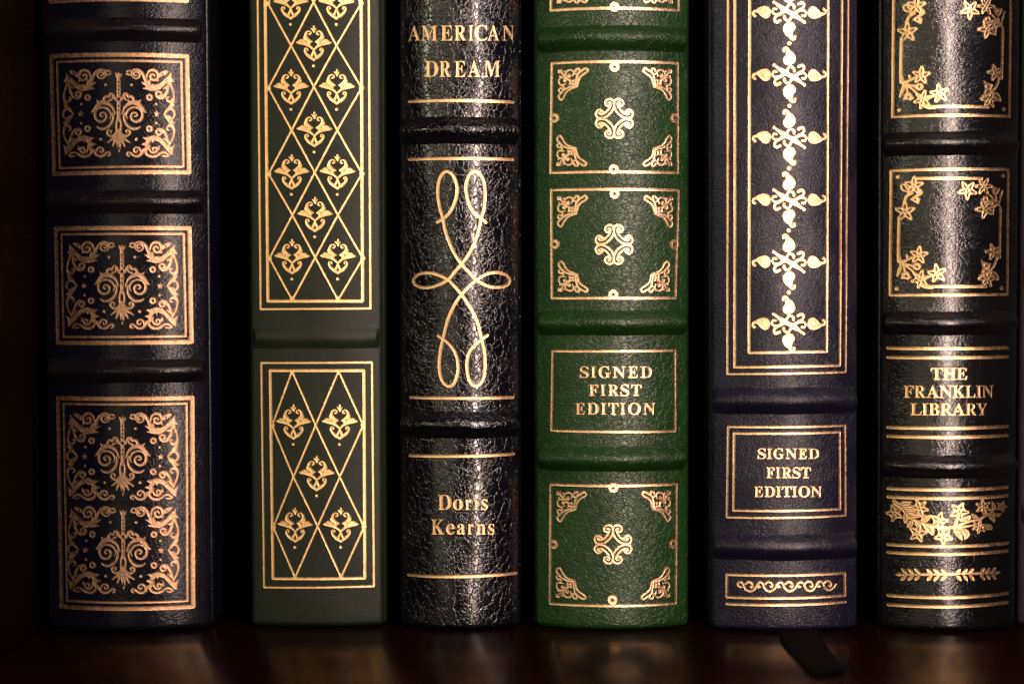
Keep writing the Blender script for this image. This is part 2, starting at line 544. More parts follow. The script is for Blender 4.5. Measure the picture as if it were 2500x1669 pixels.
GLYPHS = {
    'A': '0,0 0,8 4,8 8,9 11,11 14,13 17,16 20,21 23,26 25,33 94,205 102,204 173,38 176,31 179,24 182,19 184,15 187,12 190,10 194,8 199,8 199,0 104,0 104,8 115,9 122,11 127,15 128,20 128,23 127,26 126,30 124,36 115,58 49,58 38,31 38,30 38,29 37,27 37,26 37,21 38,15 42,11 49,9 58,8 60,8 60,0|54,71 110,71 81,140',
    'M': '0,0 0,8 7,8 13,10 17,11 21,14 23,17 25,22 26,28 27,35 27,168 27,172 26,176 26,180 25,183 24,185 22,187 20,189 17,190 14,191 10,192 5,192 0,193 0,200 75,200 133,63 191,200 265,200 265,193 258,192 253,190 249,188 245,186 243,183 241,178 240,173 240,166 240,37 240,32 240,27 241,22 242,19 243,16 245,13 247,12 249,10 252,9 256,8 260,8 265,8 265,0 168,0 168,8 173,8 177,9 181,10 184,11 186,12 188,14 190,17 191,19 192,23 193,27 193,31 194,37 194,175 120,0 112,0 40,171 40,35 41,27 42,21 44,16 46,13 50,11 55,9 61,8 68,8 68,0',
    'E': '0,0 0,7 7,8 13,9 18,11 21,13 24,16 25,21 26,27 27,34 27,162 26,171 25,178 24,183 21,187 18,189 13,191 8,192 1,193 1,200 169,200 169,140 162,140 160,153 156,164 150,172 143,178 134,183 124,186 111,188 96,189 91,189 87,189 84,189 82,188 79,187 78,186 76,185 76,183 75,181 74,178 74,174 74,171 74,108 79,108 88,109 96,111 102,114 108,118 112,124 115,132 118,141 120,152 127,152 127,52 120,52 119,60 118,68 116,74 114,80 111,84 108,88 104,91 100,94 95,95 89,97 82,97 75,98 74,98 74,29 74,25 75,21 76,17 78,15 81,14 84,13 89,12 95,12 105,12 115,13 124,15 131,17 139,20 145,23 151,28 157,33 162,39 166,46 170,54 174,63 183,63 171,0',
    'R': '0,0 0,8 7,8 13,10 17,11 21,14 23,17 25,22 26,28 26,35 26,166 26,173 25,178 23,183 21,186 17,189 13,191 7,192 0,193 0,200 88,200 109,199 127,197 142,193 155,187 164,180 171,171 175,160 176,147 174,130 165,116 151,106 132,98 183,22 185,19 188,16 190,13 192,11 194,10 197,9 200,8 203,8 204,8 204,0 142,0 82,93 73,93 73,35 73,28 74,22 76,17 78,14 82,11 86,10 92,8 99,8 99,0|73,103 83,103 93,103 102,105 110,109 116,113 121,120 124,127 126,137 127,147 124,166 118,179 107,187 92,189 86,189 82,188 79,187 77,186 75,183 74,180 73,175 73,169',
    'I': '0,0 0,8 7,9 13,10 17,12 21,14 24,17 26,21 27,27 27,33 27,170 27,176 26,181 24,185 22,188 18,190 14,191 8,192 0,193 0,200 101,200 101,193 94,192 88,191 84,190 80,188 78,185 76,181 75,176 74,170 74,34 74,30 75,26 75,22 76,19 78,17 79,15 82,13 85,12 88,10 92,9 97,8 102,8 102,0',
    'C': '101,-5 87,-4 73,-1 61,3 49,9 38,16 28,25 20,35 13,46 7,58 3,71 1,85 0,100 1,115 3,129 7,142 13,154 20,165 29,175 38,184 49,191 61,197 74,201 88,204 102,204 113,204 124,202 137,198 150,193 152,192 154,192 156,191 159,191 164,192 168,194 171,199 173,204 180,204 180,135 173,135 167,148 161,160 153,170 145,179 136,186 126,191 116,194 105,195 82,189 65,171 55,141 52,99 55,60 66,33 85,16 111,10 119,11 128,13 137,16 146,20 154,25 162,31 170,38 177,47 185,39 168,20 149,6 126,-2',
    'N': '169,-5 39,154 39,35 39,27 40,21 42,17 44,14 47,11 52,9 58,8 65,8 65,0 0,0 0,8 5,8 9,8 13,9 16,10 18,12 20,13 22,15 23,18 24,21 25,25 25,30 25,35 25,171 19,179 13,185 10,189 8,190 6,191 4,192 2,192 0,193 0,200 61,200 164,74 164,166 164,171 163,175 163,179 162,182 160,184 159,187 157,188 154,190 151,191 147,191 143,192 137,193 137,200 203,200 203,193 196,192 190,191 185,189 182,187 180,183 179,179 178,173 177,165 177,-5',
    'D': '2,0 2,8 9,8 14,9 18,11 21,13 23,16 25,20 26,26 26,33 26,164 26,172 25,179 23,184 20,187 17,190 12,191 7,192 0,193 0,200 91,200 116,198 138,194 156,185 172,174 184,160 192,143 197,123 199,100 193,56 173,25 140,6 94,0|91,11 105,12 116,16 126,23 134,33 140,45 144,61 147,79 147,101 144,140 133,168 116,185 91,190 86,190 82,189 79,188 77,186 75,183 74,180 74,175 73,169 73,32 74,26 74,21 75,18 77,15 79,13 82,12 86,11',
    'S': '0,-5 0,69 9,69 13,54 17,41 23,31 30,22 38,15 47,10 57,7 68,6 76,7 83,9 89,12 94,16 98,21 101,26 103,32 104,39 102,48 98,57 90,64 80,70 53,84 41,90 30,97 22,104 15,111 10,119 6,127 4,136 3,146 3,154 5,162 7,170 11,177 15,183 20,189 25,193 32,197 39,201 46,203 54,204 62,205 67,205 72,204 77,204 82,203 87,202 93,200 99,199 105,197 109,196 113,195 116,196 119,198 121,201 122,205 130,205 130,140 123,140 120,148 117,156 114,163 110,169 106,175 101,180 96,185 90,188 84,191 79,194 73,195 66,195 59,195 53,193 47,191 42,187 39,183 36,178 34,173 34,167 34,161 36,156 38,152 41,148 46,144 51,140 57,137 64,133 92,120 101,116 108,111 115,107 121,102 125,98 129,93 132,88 135,83 137,77 138,71 139,65 139,58 138,49 137,41 134,33 130,25 125,19 119,13 112,8 104,3 96,0 86,-2 76,-4 65,-4 62,-4 58,-4 54,-4 51,-3 47,-3 43,-2 40,-1 36,0 33,2 30,3 27,3 24,4 22,5 21,5 19,5 18,5 16,5 14,5 13,4 12,3 11,2 10,0 9,-2 8,-5',
    'G': '106,-4 90,-4 76,-1 62,3 50,9 39,16 29,24 20,34 13,45 7,57 3,71 1,85 0,101 1,115 3,129 7,142 13,155 20,166 29,175 38,184 49,191 61,197 73,201 87,204 101,204 113,204 125,202 137,198 150,194 152,193 154,192 156,192 158,191 160,192 163,192 164,193 166,195 168,196 169,199 171,201 172,204 180,204 180,135 172,135 169,144 165,152 161,159 156,166 150,173 145,178 139,183 132,187 126,190 119,193 112,194 105,195 82,189 65,171 55,141 52,100 53,78 56,59 60,43 67,30 75,19 85,12 96,7 109,6 117,6 123,7 128,9 132,12 135,16 137,20 138,25 138,31 138,56 138,62 137,68 135,72 132,75 129,77 124,79 117,80 109,80 109,87 208,87 208,80 201,80 196,79 191,77 188,75 186,72 185,68 184,63 184,56 184,13 164,5 145,0 125,-3',
    'F': '1,0 1,8 8,9 13,10 18,12 21,15 24,18 25,23 26,29 27,37 27,165 26,172 25,178 23,183 21,186 17,188 13,190 7,192 0,193 0,200 167,200 167,140 160,140 158,149 156,157 153,164 150,169 146,174 141,178 136,182 130,185 123,187 115,188 105,189 95,189 91,189 87,189 84,189 82,189 79,188 78,187 76,186 75,185 75,183 74,181 74,178 74,175 74,109 77,109 86,109 94,111 101,114 106,119 111,125 114,132 117,141 119,152 127,152 127,52 119,52 117,64 114,74 111,82 106,88 101,93 94,96 86,98 77,98 74,98 74,35 74,30 74,26 75,22 76,19 78,16 80,14 83,12 86,10 90,9 95,8 100,8 106,8 106,0',
    'T': '36,0 36,8 43,8 49,9 54,11 58,14 60,17 62,22 63,28 64,35 64,190 61,190 50,189 40,187 31,183 24,177 18,170 13,161 10,151 8,140 0,140 0,200 176,200 176,139 168,139 163,162 152,178 135,187 113,190 111,190 111,35 111,28 112,22 114,17 117,13 120,11 125,9 132,8 139,8 139,0',
    'O': '102,-5 92,-4 81,-3 71,0 62,3 53,8 45,13 37,19 29,25 23,33 17,41 12,49 8,59 4,68 2,79 0,89 0,100 0,111 2,121 4,131 8,141 12,150 17,159 23,167 29,174 37,181 45,187 53,192 63,197 72,200 83,203 93,204 104,205 115,204 125,203 135,200 145,197 154,193 162,188 170,182 177,175 184,168 190,160 195,151 199,142 202,132 205,122 206,111 207,100 206,89 205,79 202,68 199,59 195,49 190,41 184,33 177,25 170,19 162,13 153,8 144,3 134,0 124,-3 113,-4|104,5 126,11 142,29 151,59 155,100 154,122 151,141 147,157 141,171 133,181 124,189 114,193 102,195 80,189 64,171 55,141 52,100 53,78 55,59 60,43 66,29 73,19 82,11 93,7',
    'H': '0,0 0,8 7,8 13,10 17,11 21,14 23,17 25,22 26,28 26,35 26,166 26,173 25,178 23,183 21,186 17,189 13,191 7,192 0,193 0,200 99,200 99,193 94,192 90,191 86,191 83,190 80,188 78,187 76,185 75,182 74,179 74,176 73,171 73,166 73,110 143,110 143,166 143,171 143,176 142,179 141,182 140,185 139,187 136,188 134,190 131,191 127,191 122,192 117,193 117,200 216,200 216,193 209,192 203,190 199,189 196,186 193,183 192,179 191,173 191,166 191,35 191,29 192,23 193,18 196,14 199,12 203,10 209,8 216,8 216,0 117,0 117,8 124,8 130,9 134,11 138,13 140,17 142,21 143,28 143,35 143,97 73,97 73,35 73,28 74,22 76,17 78,14 82,11 86,10 92,8 99,8 99,0',
    'K': '0,0 0,8 7,8 13,10 17,11 21,14 23,17 25,22 26,28 26,35 26,166 26,173 25,178 23,183 21,186 17,189 13,191 7,192 0,193 0,200 99,200 99,193 94,192 90,191 86,191 83,190 80,188 78,187 76,185 75,182 74,179 74,176 73,171 73,166 73,103 134,164 139,170 143,175 145,180 146,184 144,188 140,190 132,192 121,193 121,200 206,200 206,193 202,193 189,190 175,184 160,173 144,158 112,125 196,20 199,17 202,15 204,13 207,11 210,10 213,9 217,8 221,8 221,0 116,0 116,8 119,8 122,8 125,8 127,8 129,8 131,8 133,9 134,9 137,10 138,12 139,13 140,15 139,18 138,21 135,25 132,29 81,94 73,87 73,35 73,28 74,22 76,17 78,14 82,11 86,10 92,8 99,8 99,0',
    'L': '0,0 0,8 7,8 13,10 17,11 21,14 23,17 25,22 26,28 26,35 26,166 26,173 25,179 23,183 21,187 17,189 13,191 7,192 0,193 0,200 103,200 103,193 97,192 92,192 88,191 85,191 82,189 79,188 77,185 76,183 75,180 74,176 73,171 73,166 73,36 73,31 74,27 74,24 75,21 76,18 77,16 79,15 81,14 84,13 87,12 91,12 96,12 106,12 115,13 124,15 131,17 138,20 145,24 150,29 156,35 160,42 165,49 169,58 173,68 181,68 170,0',
    'B': '0,0 0,8 7,8 13,10 17,12 21,14 23,18 25,23 26,29 26,36 26,162 26,168 25,173 25,177 24,181 22,184 20,187 18,189 16,190 13,191 9,192 5,192 0,193 0,200 90,200 124,197 148,188 162,174 167,154 164,138 155,124 140,115 119,109 144,101 163,90 173,76 177,58 176,45 172,33 165,24 156,15 145,9 131,4 115,1 98,0|73,111 76,111 87,111 96,113 103,116 109,120 113,125 116,132 118,141 118,152 118,161 117,169 114,176 112,181 108,185 102,188 96,190 88,191 84,190 80,190 77,188 76,187 75,184 74,181 73,177 73,172|91,11 99,11 107,13 113,17 118,22 121,28 123,36 125,45 125,56 125,68 123,77 119,85 115,91 109,96 101,99 91,101 80,101 73,101 73,29 73,24 74,20 75,17 77,15 79,13 82,12 86,11',
    'Y': '50,0 50,8 57,8 63,10 68,11 71,14 73,17 75,22 76,28 76,35 76,78 26,170 22,177 19,182 15,186 12,188 11,189 9,190 8,191 6,191 5,192 3,192 2,192 0,192 0,200 97,200 97,192 92,192 88,192 85,192 82,191 79,190 77,188 76,187 75,185 74,183 75,181 75,178 76,175 78,172 115,99 152,161 155,166 157,171 159,175 159,179 158,185 153,189 147,192 137,192 135,192 135,200 199,200 199,192 195,192 192,190 188,189 186,186 183,184 180,180 177,176 174,172 124,89 124,35 124,28 125,22 127,17 129,14 132,11 137,10 143,8 150,8 150,0',
    'o': '66,-4 56,-4 47,-2 39,1 31,5 24,10 18,16 13,23 8,31 5,39 2,48 1,58 0,68 1,78 2,87 5,96 8,105 13,113 18,119 24,125 31,131 39,135 47,138 56,139 65,140 75,139 84,138 92,135 99,131 106,126 113,120 118,113 123,105 126,97 129,88 130,78 131,68 130,57 129,48 126,39 123,30 118,22 113,16 106,10 100,5 92,1 84,-2 75,-4|66,5 72,6 76,8 80,12 83,17 85,20 86,25 87,30 87,36 88,42 88,50 88,58 88,68 88,85 87,100 85,111 83,119 80,124 76,128 71,130 66,131 60,130 55,128 51,124 48,119 46,111 44,100 43,85 43,68 43,59 43,50 44,43 44,36 45,30 46,25 47,20 48,17 51,12 55,8 60,6',
    'r': '0,0 0,7 4,8 7,8 10,10 12,11 13,13 14,16 15,20 15,24 15,111 15,116 14,120 14,123 12,125 11,127 8,128 5,129 1,129 1,136 56,136 56,111 60,117 64,123 69,128 74,132 79,136 84,138 89,139 94,140 100,139 105,138 109,136 113,133 116,130 118,126 119,122 119,117 119,113 118,109 116,106 114,103 111,101 108,99 105,98 101,98 97,98 94,99 92,100 90,101 88,103 86,105 84,107 83,110 81,112 79,113 77,114 75,114 72,114 69,112 66,110 63,106 61,102 59,97 58,91 58,84 58,24 58,20 59,16 60,13 62,11 64,10 68,8 73,8 79,7 79,0',
    'i': '36,159 32,159 28,161 24,163 21,165 18,169 16,172 15,177 14,181 15,186 16,190 18,194 21,197 24,200 28,202 32,203 36,204 41,203 45,202 49,200 52,197 55,194 57,190 58,186 58,181 58,177 57,172 55,169 52,165 49,163 45,161 41,159|0,0 0,7 4,8 7,8 10,10 12,11 13,13 14,16 15,20 15,24 15,111 15,116 14,120 14,123 13,125 11,127 8,128 5,129 1,129 1,136 57,136 57,24 57,20 58,17 59,14 60,12 62,10 64,8 67,8 71,7 71,0',
    's': '51,-4 45,-4 38,-3 30,-1 22,3 21,3 20,4 18,4 17,4 13,3 11,2 8,0 7,-4 0,-4 0,46 8,46 10,38 13,30 18,23 22,17 28,12 34,9 40,7 46,6 51,7 56,8 60,9 63,12 65,14 67,18 68,21 69,26 68,32 65,37 60,42 53,46 31,57 24,61 18,65 13,70 8,74 5,79 3,85 1,91 1,97 1,106 4,114 7,121 13,128 20,133 27,137 36,139 46,140 49,140 51,140 54,139 57,139 60,138 64,137 68,136 72,135 75,134 78,134 80,134 82,135 84,137 86,140 91,140 91,97 85,97 82,105 79,111 75,117 71,122 66,125 61,128 55,130 50,130 45,130 42,129 38,128 35,126 33,123 32,120 31,117 30,114 31,110 32,107 33,105 35,102 38,100 41,97 44,95 49,93 68,83 75,79 81,75 86,71 90,67 93,61 96,56 97,49 97,42 97,32 94,23 90,15 85,8 78,3 70,-1 61,-4',
    'e': '59,-4 51,-4 43,-2 35,1 29,5 22,10 17,15 12,22 8,30 4,39 2,48 0,58 0,69 0,79 2,88 4,97 8,106 12,113 17,120 23,126 30,131 37,135 44,138 52,139 60,140 73,139 83,136 93,130 101,123 107,114 112,103 115,90 116,76 116,73 43,73 45,49 52,32 63,22 79,19 88,20 96,23 103,29 110,38 117,32 105,16 91,5 76,-2|42,84 80,84 80,94 80,103 79,111 78,117 76,122 74,125 71,128 67,130 62,130 54,128 47,120 44,107 42,89',
    'a': '103,-4 93,-3 86,1 81,7 79,15 69,7 58,1 46,-3 33,-4 26,-3 19,-2 14,1 9,5 5,10 2,15 1,21 0,28 1,37 5,45 11,53 19,60 30,66 43,72 60,78 78,83 78,106 78,112 77,117 75,121 73,124 70,127 66,128 62,129 56,130 48,129 42,127 38,124 37,120 37,119 38,118 39,115 41,113 43,110 44,107 45,104 45,101 45,98 44,94 42,91 39,89 36,87 33,85 29,84 25,84 21,84 17,85 14,87 11,89 9,92 7,96 6,99 6,104 6,109 7,114 10,118 13,122 17,126 21,130 27,133 33,135 39,137 46,139 54,140 62,140 77,139 89,137 99,133 107,128 112,122 117,114 119,104 120,92 120,27 120,24 120,21 120,19 121,17 121,16 122,16 123,15 125,15 126,15 128,16 130,17 132,18 136,12 128,5 120,0 112,-3|58,15 60,15 62,16 65,17 68,18 70,20 73,22 76,25 78,28 78,74 63,69 52,61 45,50 43,37 44,27 47,20 51,16',
    'n': '0,0 0,7 4,7 7,8 10,10 12,11 13,13 14,16 15,20 15,24 15,111 15,115 14,119 13,122 12,125 10,127 8,128 4,129 0,129 0,136 57,136 57,117 66,127 76,134 87,138 99,140 116,137 128,128 135,113 137,93 137,24 137,20 138,17 139,14 140,11 142,10 144,8 148,7 152,7 152,0 81,0 81,7 83,7 88,8 92,11 95,17 95,24 95,95 95,101 95,106 94,110 93,113 91,116 88,118 85,119 81,119 74,118 68,115 62,110 57,103 57,24 57,20 58,17 59,14 60,11 61,10 64,8 67,7 71,7 71,0',
}
# ------------------------------------------------------------------ a book
class Book:
    """spine edges are given at two heights of the spine; everything else is built in the book's own millimetres:
    u across the spine, v up from the shelf, y into the shelf"""

    def __init__(self, label, edges, apex, bulge, seed, mat, foil_mat, wob=0.07, height=238.0, depth=150.0, cover=None, band_mat=None):
        self.edges = edges
        (l0, r0), (l1, r1) = edges
        ye = apex + bulge * 0.001
        a0, b0 = on_y(l0, 100, ye), on_y(r0, 100, ye)
        a1, b1 = on_y(l1, 1500, ye), on_y(r1, 1500, ye)
        top, bot = (a0 + b0) / 2, (a1 + b1) / 2
        roll = math.atan2(top.x - bot.x, top.z - bot.z)
        self.half = ((b0 - a0).length + (b1 - a1).length) / 4 * 1000
        self.r = 1.5
        self.bulge = bulge
        self.a = self.half - self.r * 0.45
        self.R = (self.a ** 2 + bulge ** 2) / (2 * bulge)
        th = math.asin(self.a / self.R)
        self.a = self.half - self.r * (1 - math.sin(th))
        self.R = (self.a ** 2 + bulge ** 2) / (2 * bulge)
        self.th = math.asin(self.a / self.R)
        self.h, self.depth = height, depth
        self.seed, self.mat, self.foil, self.wob = seed, mat, foil_mat, wob
        self.band_mat = band_mat or mat
        rs = random.Random(seed)
        self.ph = [(rs.uniform(0.12, 0.42), rs.uniform(0.05, 0.30), rs.uniform(0, 6.28), rs.uniform(0.3, 1.0)) for _ in range(7)]
        base_x = bot.x - bot.z * math.tan(roll)
        self.M = Matrix.Translation((base_x, apex, abs(math.sin(roll)) * self.half * 0.001 + 0.0002)) @ Matrix.Rotation(roll, 4, 'Y')
        self.Mi = self.M.inverted()
        self.root = thing('leather_book', label, 'book', self.M, 'old books standing side by side on the shelf')
        self.k = 0
        self.cover_mat = cover or mat
        self.shell()

    # depth of the bare spine surface and its outward normal
    def surf(self, u, v):
        u = np.asarray(u, float)
        v = np.asarray(v, float)
        uc = np.clip(u, -self.R * 0.98, self.R * 0.98)
        y = self.R - np.sqrt(self.R ** 2 - uc ** 2)
        for fu, fv, p, am in self.ph:
            y = y + self.wob * am * 0.4 * np.sin(fu * u + fv * v + p)
        return y

    def point(self, u, v, h):
        u = np.asarray(u, float)
        v = np.asarray(v, float)
        y = self.surf(u, v)
        s = np.clip(u / self.R, -0.98, 0.98)
        return np.column_stack((u + s * h, y - np.sqrt(1 - s * s) * h, v)) * 0.001

    def uv(self, px, py):
        o, d = ray(px, py)
        o = self.Mi @ o
        d = self.Mi.to_3x3() @ d
        yl = 0.0
        for _ in range(8):
            t = (yl * 0.001 - o.y) / d.y
            p = o + d * t
            u = max(-self.half, min(self.half, p.x * 1000))
            yl = self.R - math.sqrt(self.R ** 2 - min(abs(u), self.R * 0.98) ** 2)
        return p.x * 1000, p.z * 1000

    def shell(self):
        # spine: one skin from joint to joint, with rolled head and tail
        nu = 96
        prof = []
        jt = 3.2
        for s in (-1, 1):
            side = []
            cu, cy = self.a - self.r * math.sin(self.th), self.bulge + self.r * math.cos(self.th)
            for q in range(1, 9):
                an = self.th + (math.radians(104) - self.th) * q / 8
                side.append((s * (cu + self.r * math.sin(an)), cy - self.r * math.cos(an), math.sin(an) * s, -math.cos(an)))
            lu, ly = side[-1][0], side[-1][1]
            for q in range(1, 5):
                side.append((lu - s * 0.25 * q, ly + jt / 4 * q, s * 0.97, -0.24))
            if s < 0:
                prof = side[::-1]
                for i in range(nu + 1):
                    u = -self.a + 2 * self.a * i / nu
                    prof.append((u, None, u / self.R, -math.sqrt(1 - (u / self.R) ** 2)))
            else:
                prof += side
        rv = 1.5
        vs, ins = [], []
        for q in range(9):
            an = math.pi / 2 * q / 8
            vs.append(rv * (1 - math.cos(an)))
            ins.append(rv * (1 - math.sin(an)))
        n = int((self.h - 2 * rv) / 1.6)
        for q in range(1, n):
            vs.append(rv + (self.h - 2 * rv) * q / n)
            ins.append(0.0)
        for q in range(8, -1, -1):
            an = math.pi / 2 * q / 8
            vs.append(self.h - rv * (1 - math.cos(an)))
            ins.append(rv * (1 - math.sin(an)))
        V = []
        for v, q in zip(vs, ins):
            us = np.array([p[0] for p in prof])
            sy = self.surf(us, np.full(len(us), v))
            wob0 = sy - (self.R - np.sqrt(self.R ** 2 - np.clip(us, -self.R * .98, self.R * .98) ** 2))
            for p, y0, wv in zip(prof, sy, wob0):
                y = y0 if p[1] is None else p[1] + wv
                V.append((p[0] - p[2] * q, y - p[3] * q, v))
        m = len(prof)
        rows = len(vs)
        F = [(j * m + i, j * m + i + 1, (j + 1) * m + i + 1, (j + 1) * m + i) for j in range(rows - 1) for i in range(m - 1)]
        # inner face so the skin has thickness at head and tail
        b0 = len(V)
        for j in (0, rows - 1):
            for i in range(m):
                x, y, z = V[j * m + i]
                V.append((x * 0.86, y + 2.5, z))
        for t, j in enumerate((0, rows - 1)):
            for i in range(m - 1):
                q = (j * m + i, b0 + t * m + i, b0 + t * m + i + 1, j * m + i + 1)
                F.append(q if t == 0 else q[::-1])
        self.spine = mesh_obj('spine', np.array(V) * 0.001, F, self.mat, self.root)
        y0 = self.bulge + self.r + 2.6
        for s, nm in ((-1, 'back_cover'), (1, 'front_cover')):
            x0, x1 = sorted((s * (self.half - 2.4), s * (self.half + 0.45)))
            box_obj(nm, (x0 * .001, y0 * .001, 0.0), (x1 * .001, (y0 + self.depth) * .001, self.h * .001), self.cover_mat, self.root, 0.0009)
        box_obj('page_block', ((-self.half + 2.5) * .001, (y0 + 1) * .001, 0.0035), ((self.half - 2.5) * .001, (y0 + self.depth - 4) * .001, (self.h - 3.5) * .001), MAT['paper'], self.root, 0.0003, 1)

    def band(self, py, half_px, height, flat=0.55):
        """a raised band across the spine, centred on photo row py"""
        _, vc = self.uv(self.mid_px(py), py)
        hw = half_px * 0.108
        nu, nv = 110, 40
        us = np.linspace(-1, 1, nu + 1)
        us = np.sign(us) * (1 - (1 - np.abs(us)) ** 1.7)
        V, F = [], []
        umax = self.a + (0.4 if self.bulge < 5 else -0.15)
        for j in range(nv + 1):
            t = -1 + 2 * j / nv
            prof = math.sin(math.pi / 2 * (1 - abs(t))) ** 1.25
            for s in us:
                x = min(1.0, max(0.0, (abs(s) - 0.91) / 0.09))
                e = 1 - x ** 2.2
                rr = 0.05 * math.sin(3.1 * s * 2.2 + self.seed) + 0.02 * math.sin(s * 19 + 2 * self.seed)
                hh = height * (1 + 0.03 * math.sin(s * 7 + self.seed * 3 + py))
                V.append((s * umax, vc + t * hw + rr, hh * prof * e - 0.02))
        V = np.array(V)
        pts = self.point(V[:, 0], V[:, 1], V[:, 2])
        m = nu + 1
        F = [(j * m + i, j * m + i + 1, (j + 1) * m + i + 1, (j + 1) * m + i) for j in range(nv) for i in range(nu)]
        return mesh_obj('raised_band', pts, F, self.band_mat, self.spine)

    def mid_px(self, py):
        (l0, r0), (l1, r1) = self.edges
        t = (py - 100) / 1400.0
        return (l0 + r0) / 2 * (1 - t) + (l1 + r1) / 2 * t

    def stamp(self, name, shapes, shift=(0.0, 0.0), grow=0.03, step=0.1, rough=0.035, mat=None, space='px'):
        """press shapes (photo pixels, or the book's own mm) into the spine as one sheet of foil"""
        self.k += 1
        if space == 'px':
            shapes = shape_map(shapes, self.uv, 0.1)
        xs, ys, F = field(shapes, step, grow, self.seed * 100 + self.k, rough)
        u, v, h, faces = contour_sheet(xs, ys, F)
        if not faces:
            return None
        v = v + shift[1]
        u = u + shift[0]
        # a shallow groove: rim proud of the leather, floor lower
        z = 0.075 - 0.045 * np.clip(h / 0.22, 0, 1)
        # faces run u right, v up: seen from the front that is counter-clockwise
        return mesh_obj(name, self.point(u, v, z), faces, mat or self.foil, self.spine)

    def repeat(self, name, shapes, ref, places, **kw):
        """the same stamp set again at other places of the spine"""
        base = shape_map(shapes, self.uv, 0.1)
        ru, rv = self.uv(*ref)
        for p in places:
            pu, pv = self.uv(*p)
            self.stamp(name, base, shift=(pu - ru, pv - rv), space='mm', **kw)

    def frame(self, tl, tr, bl, br, wd):
        return [S([tl, tr], wd, False), S([tr, br], wd, False), S([br, bl], wd, False), S([bl, tl], wd, False)]

    def text(self, rows, x0, y0, s, grow=0.03, name='gold_lettering'):
        """rows of (letter, left, right, top, bottom of a capital) in a close-up's pixels"""
        sh = []
        for top, bot, letters in rows:
            for ch, l, r in letters:
                cs = [np.array([[float(q) for q in p.split(',')] for p in c.split()]) for c in GLYPHS[ch].split('|')]
                al = np.vstack(cs)
                wd = al[:, 0].max()
                sh.append(('p', 1, [np.column_stack((l + c[:, 0] / wd * (r - l), bot - c[:, 1] / 200.0 * (bot - top))) for c in cs]))
        return self.stamp(name, crop(sh, x0, y0, s), grow=grow, step=0.075, rough=0.03)


def flower(cx, cy, R, rot, n=5, valley=0.52, hole=0.13):
    pts = []
    for k in range(n):
        a = math.radians(rot + 360 / n * k)
        b = math.radians(rot + 360 / n * (k + 0.5))
        wide = 1.9 / n
        for da, rr in ((-wide, 0.70), (-0.20, 0.93), (0.04, 1.03), (0.20, 0.93), (wide, 0.70)):
            da *= 0.80
            pts.append((cx + R * rr * math.cos(a + da), cy + R * rr * math.sin(a + da)))
        pts.append((cx + R * valley * math.cos(b), cy + R * valley * math.sin(b)))
    out = [P(pts)]
    for k in range(n):
        a = math.radians(rot + 360 / n * k)
        out.append(S([(cx + R * q * math.cos(a), cy + R * q * math.sin(a)) for q in (0.30, 0.50, 0.76)], [R * hole, R * hole * 1.5, R * hole * 0.4], False, -1))
    out.append(C(cx, cy, R * 0.25))
    out.append(C(cx, cy, R * 0.07, -1))
    return out


# ------------------------------------------------------------------ the bookcase
MAT = {}
MAT['paper'] = plain('paper_edges', (0.55, 0.47, 0.34), 0.8)
MAT['shelf'] = wood('dark_varnished_wood', (0.0070, 0.0016, 0.0009), (0.0028, 0.0007, 0.0005), 0.22, 'X', 0.5, 1.08)
MAT['panel'] = wood('dark_red_wood', (0.0036, 0.0008, 0.0005), (0.0016, 0.00045, 0.0003), 0.65, 'Z', 0.04)

bc = thing('bookcase', 'dark red-brown varnished wooden bookcase holding the whole row of books', 'bookcase')
PX = -0.1172
box_obj('shelf_board', (PX + 0.0002, -0.100, -0.022), (0.42, 0.215, 0.0), MAT['shelf'], bc, 0.0015)
box_obj('side_panel', (PX - 0.020, -0.060, -0.05), (PX, 0.215, 0.42), MAT['panel'], bc, 0.0015)
box_obj('back_panel', (PX + 0.0002, 0.2153, -0.05), (0.42, 0.221, 0.42), MAT['panel'], bc, 0.001)

# ------------------------------------------------------------------ book 1: near-black navy, squares of scrollwork
G1 = dict(cell=1.3, deep=0.032, soft=0.25, crease=0.015, fine=0.035, fine_scale=2.4, wave=0.05, sx=0.7, patch=0.3)
L1 = leather('navy_black_leather', G1, 1, (0.0036, 0.0033, 0.0078), (0.0025, 0.0023, 0.0055), 0.24, 0.26)
L1b = leather('worn_navy_leather', G1, 1, (0.0038, 0.0034, 0.0055), (0.009, 0.006, 0.006), 0.24, 0.32, worn=(0.026, 0.014, 0.010))
F1 = foil('copper_gold_foil', G1, 1, (0.60, 0.37, 0.22), (0.48, 0.28, 0.155), 0.46)
b1 = Book('navy-black leather book whose spine is stamped with framed squares of scrolling acanthus leaves',
          ((98, 503), (117, 512)), -0.0040, 5.6, 1, L1, F1, band_mat=L1b)
for py in (-330, 72, 493, 906):
    b1.band(py, 27, 2.3)


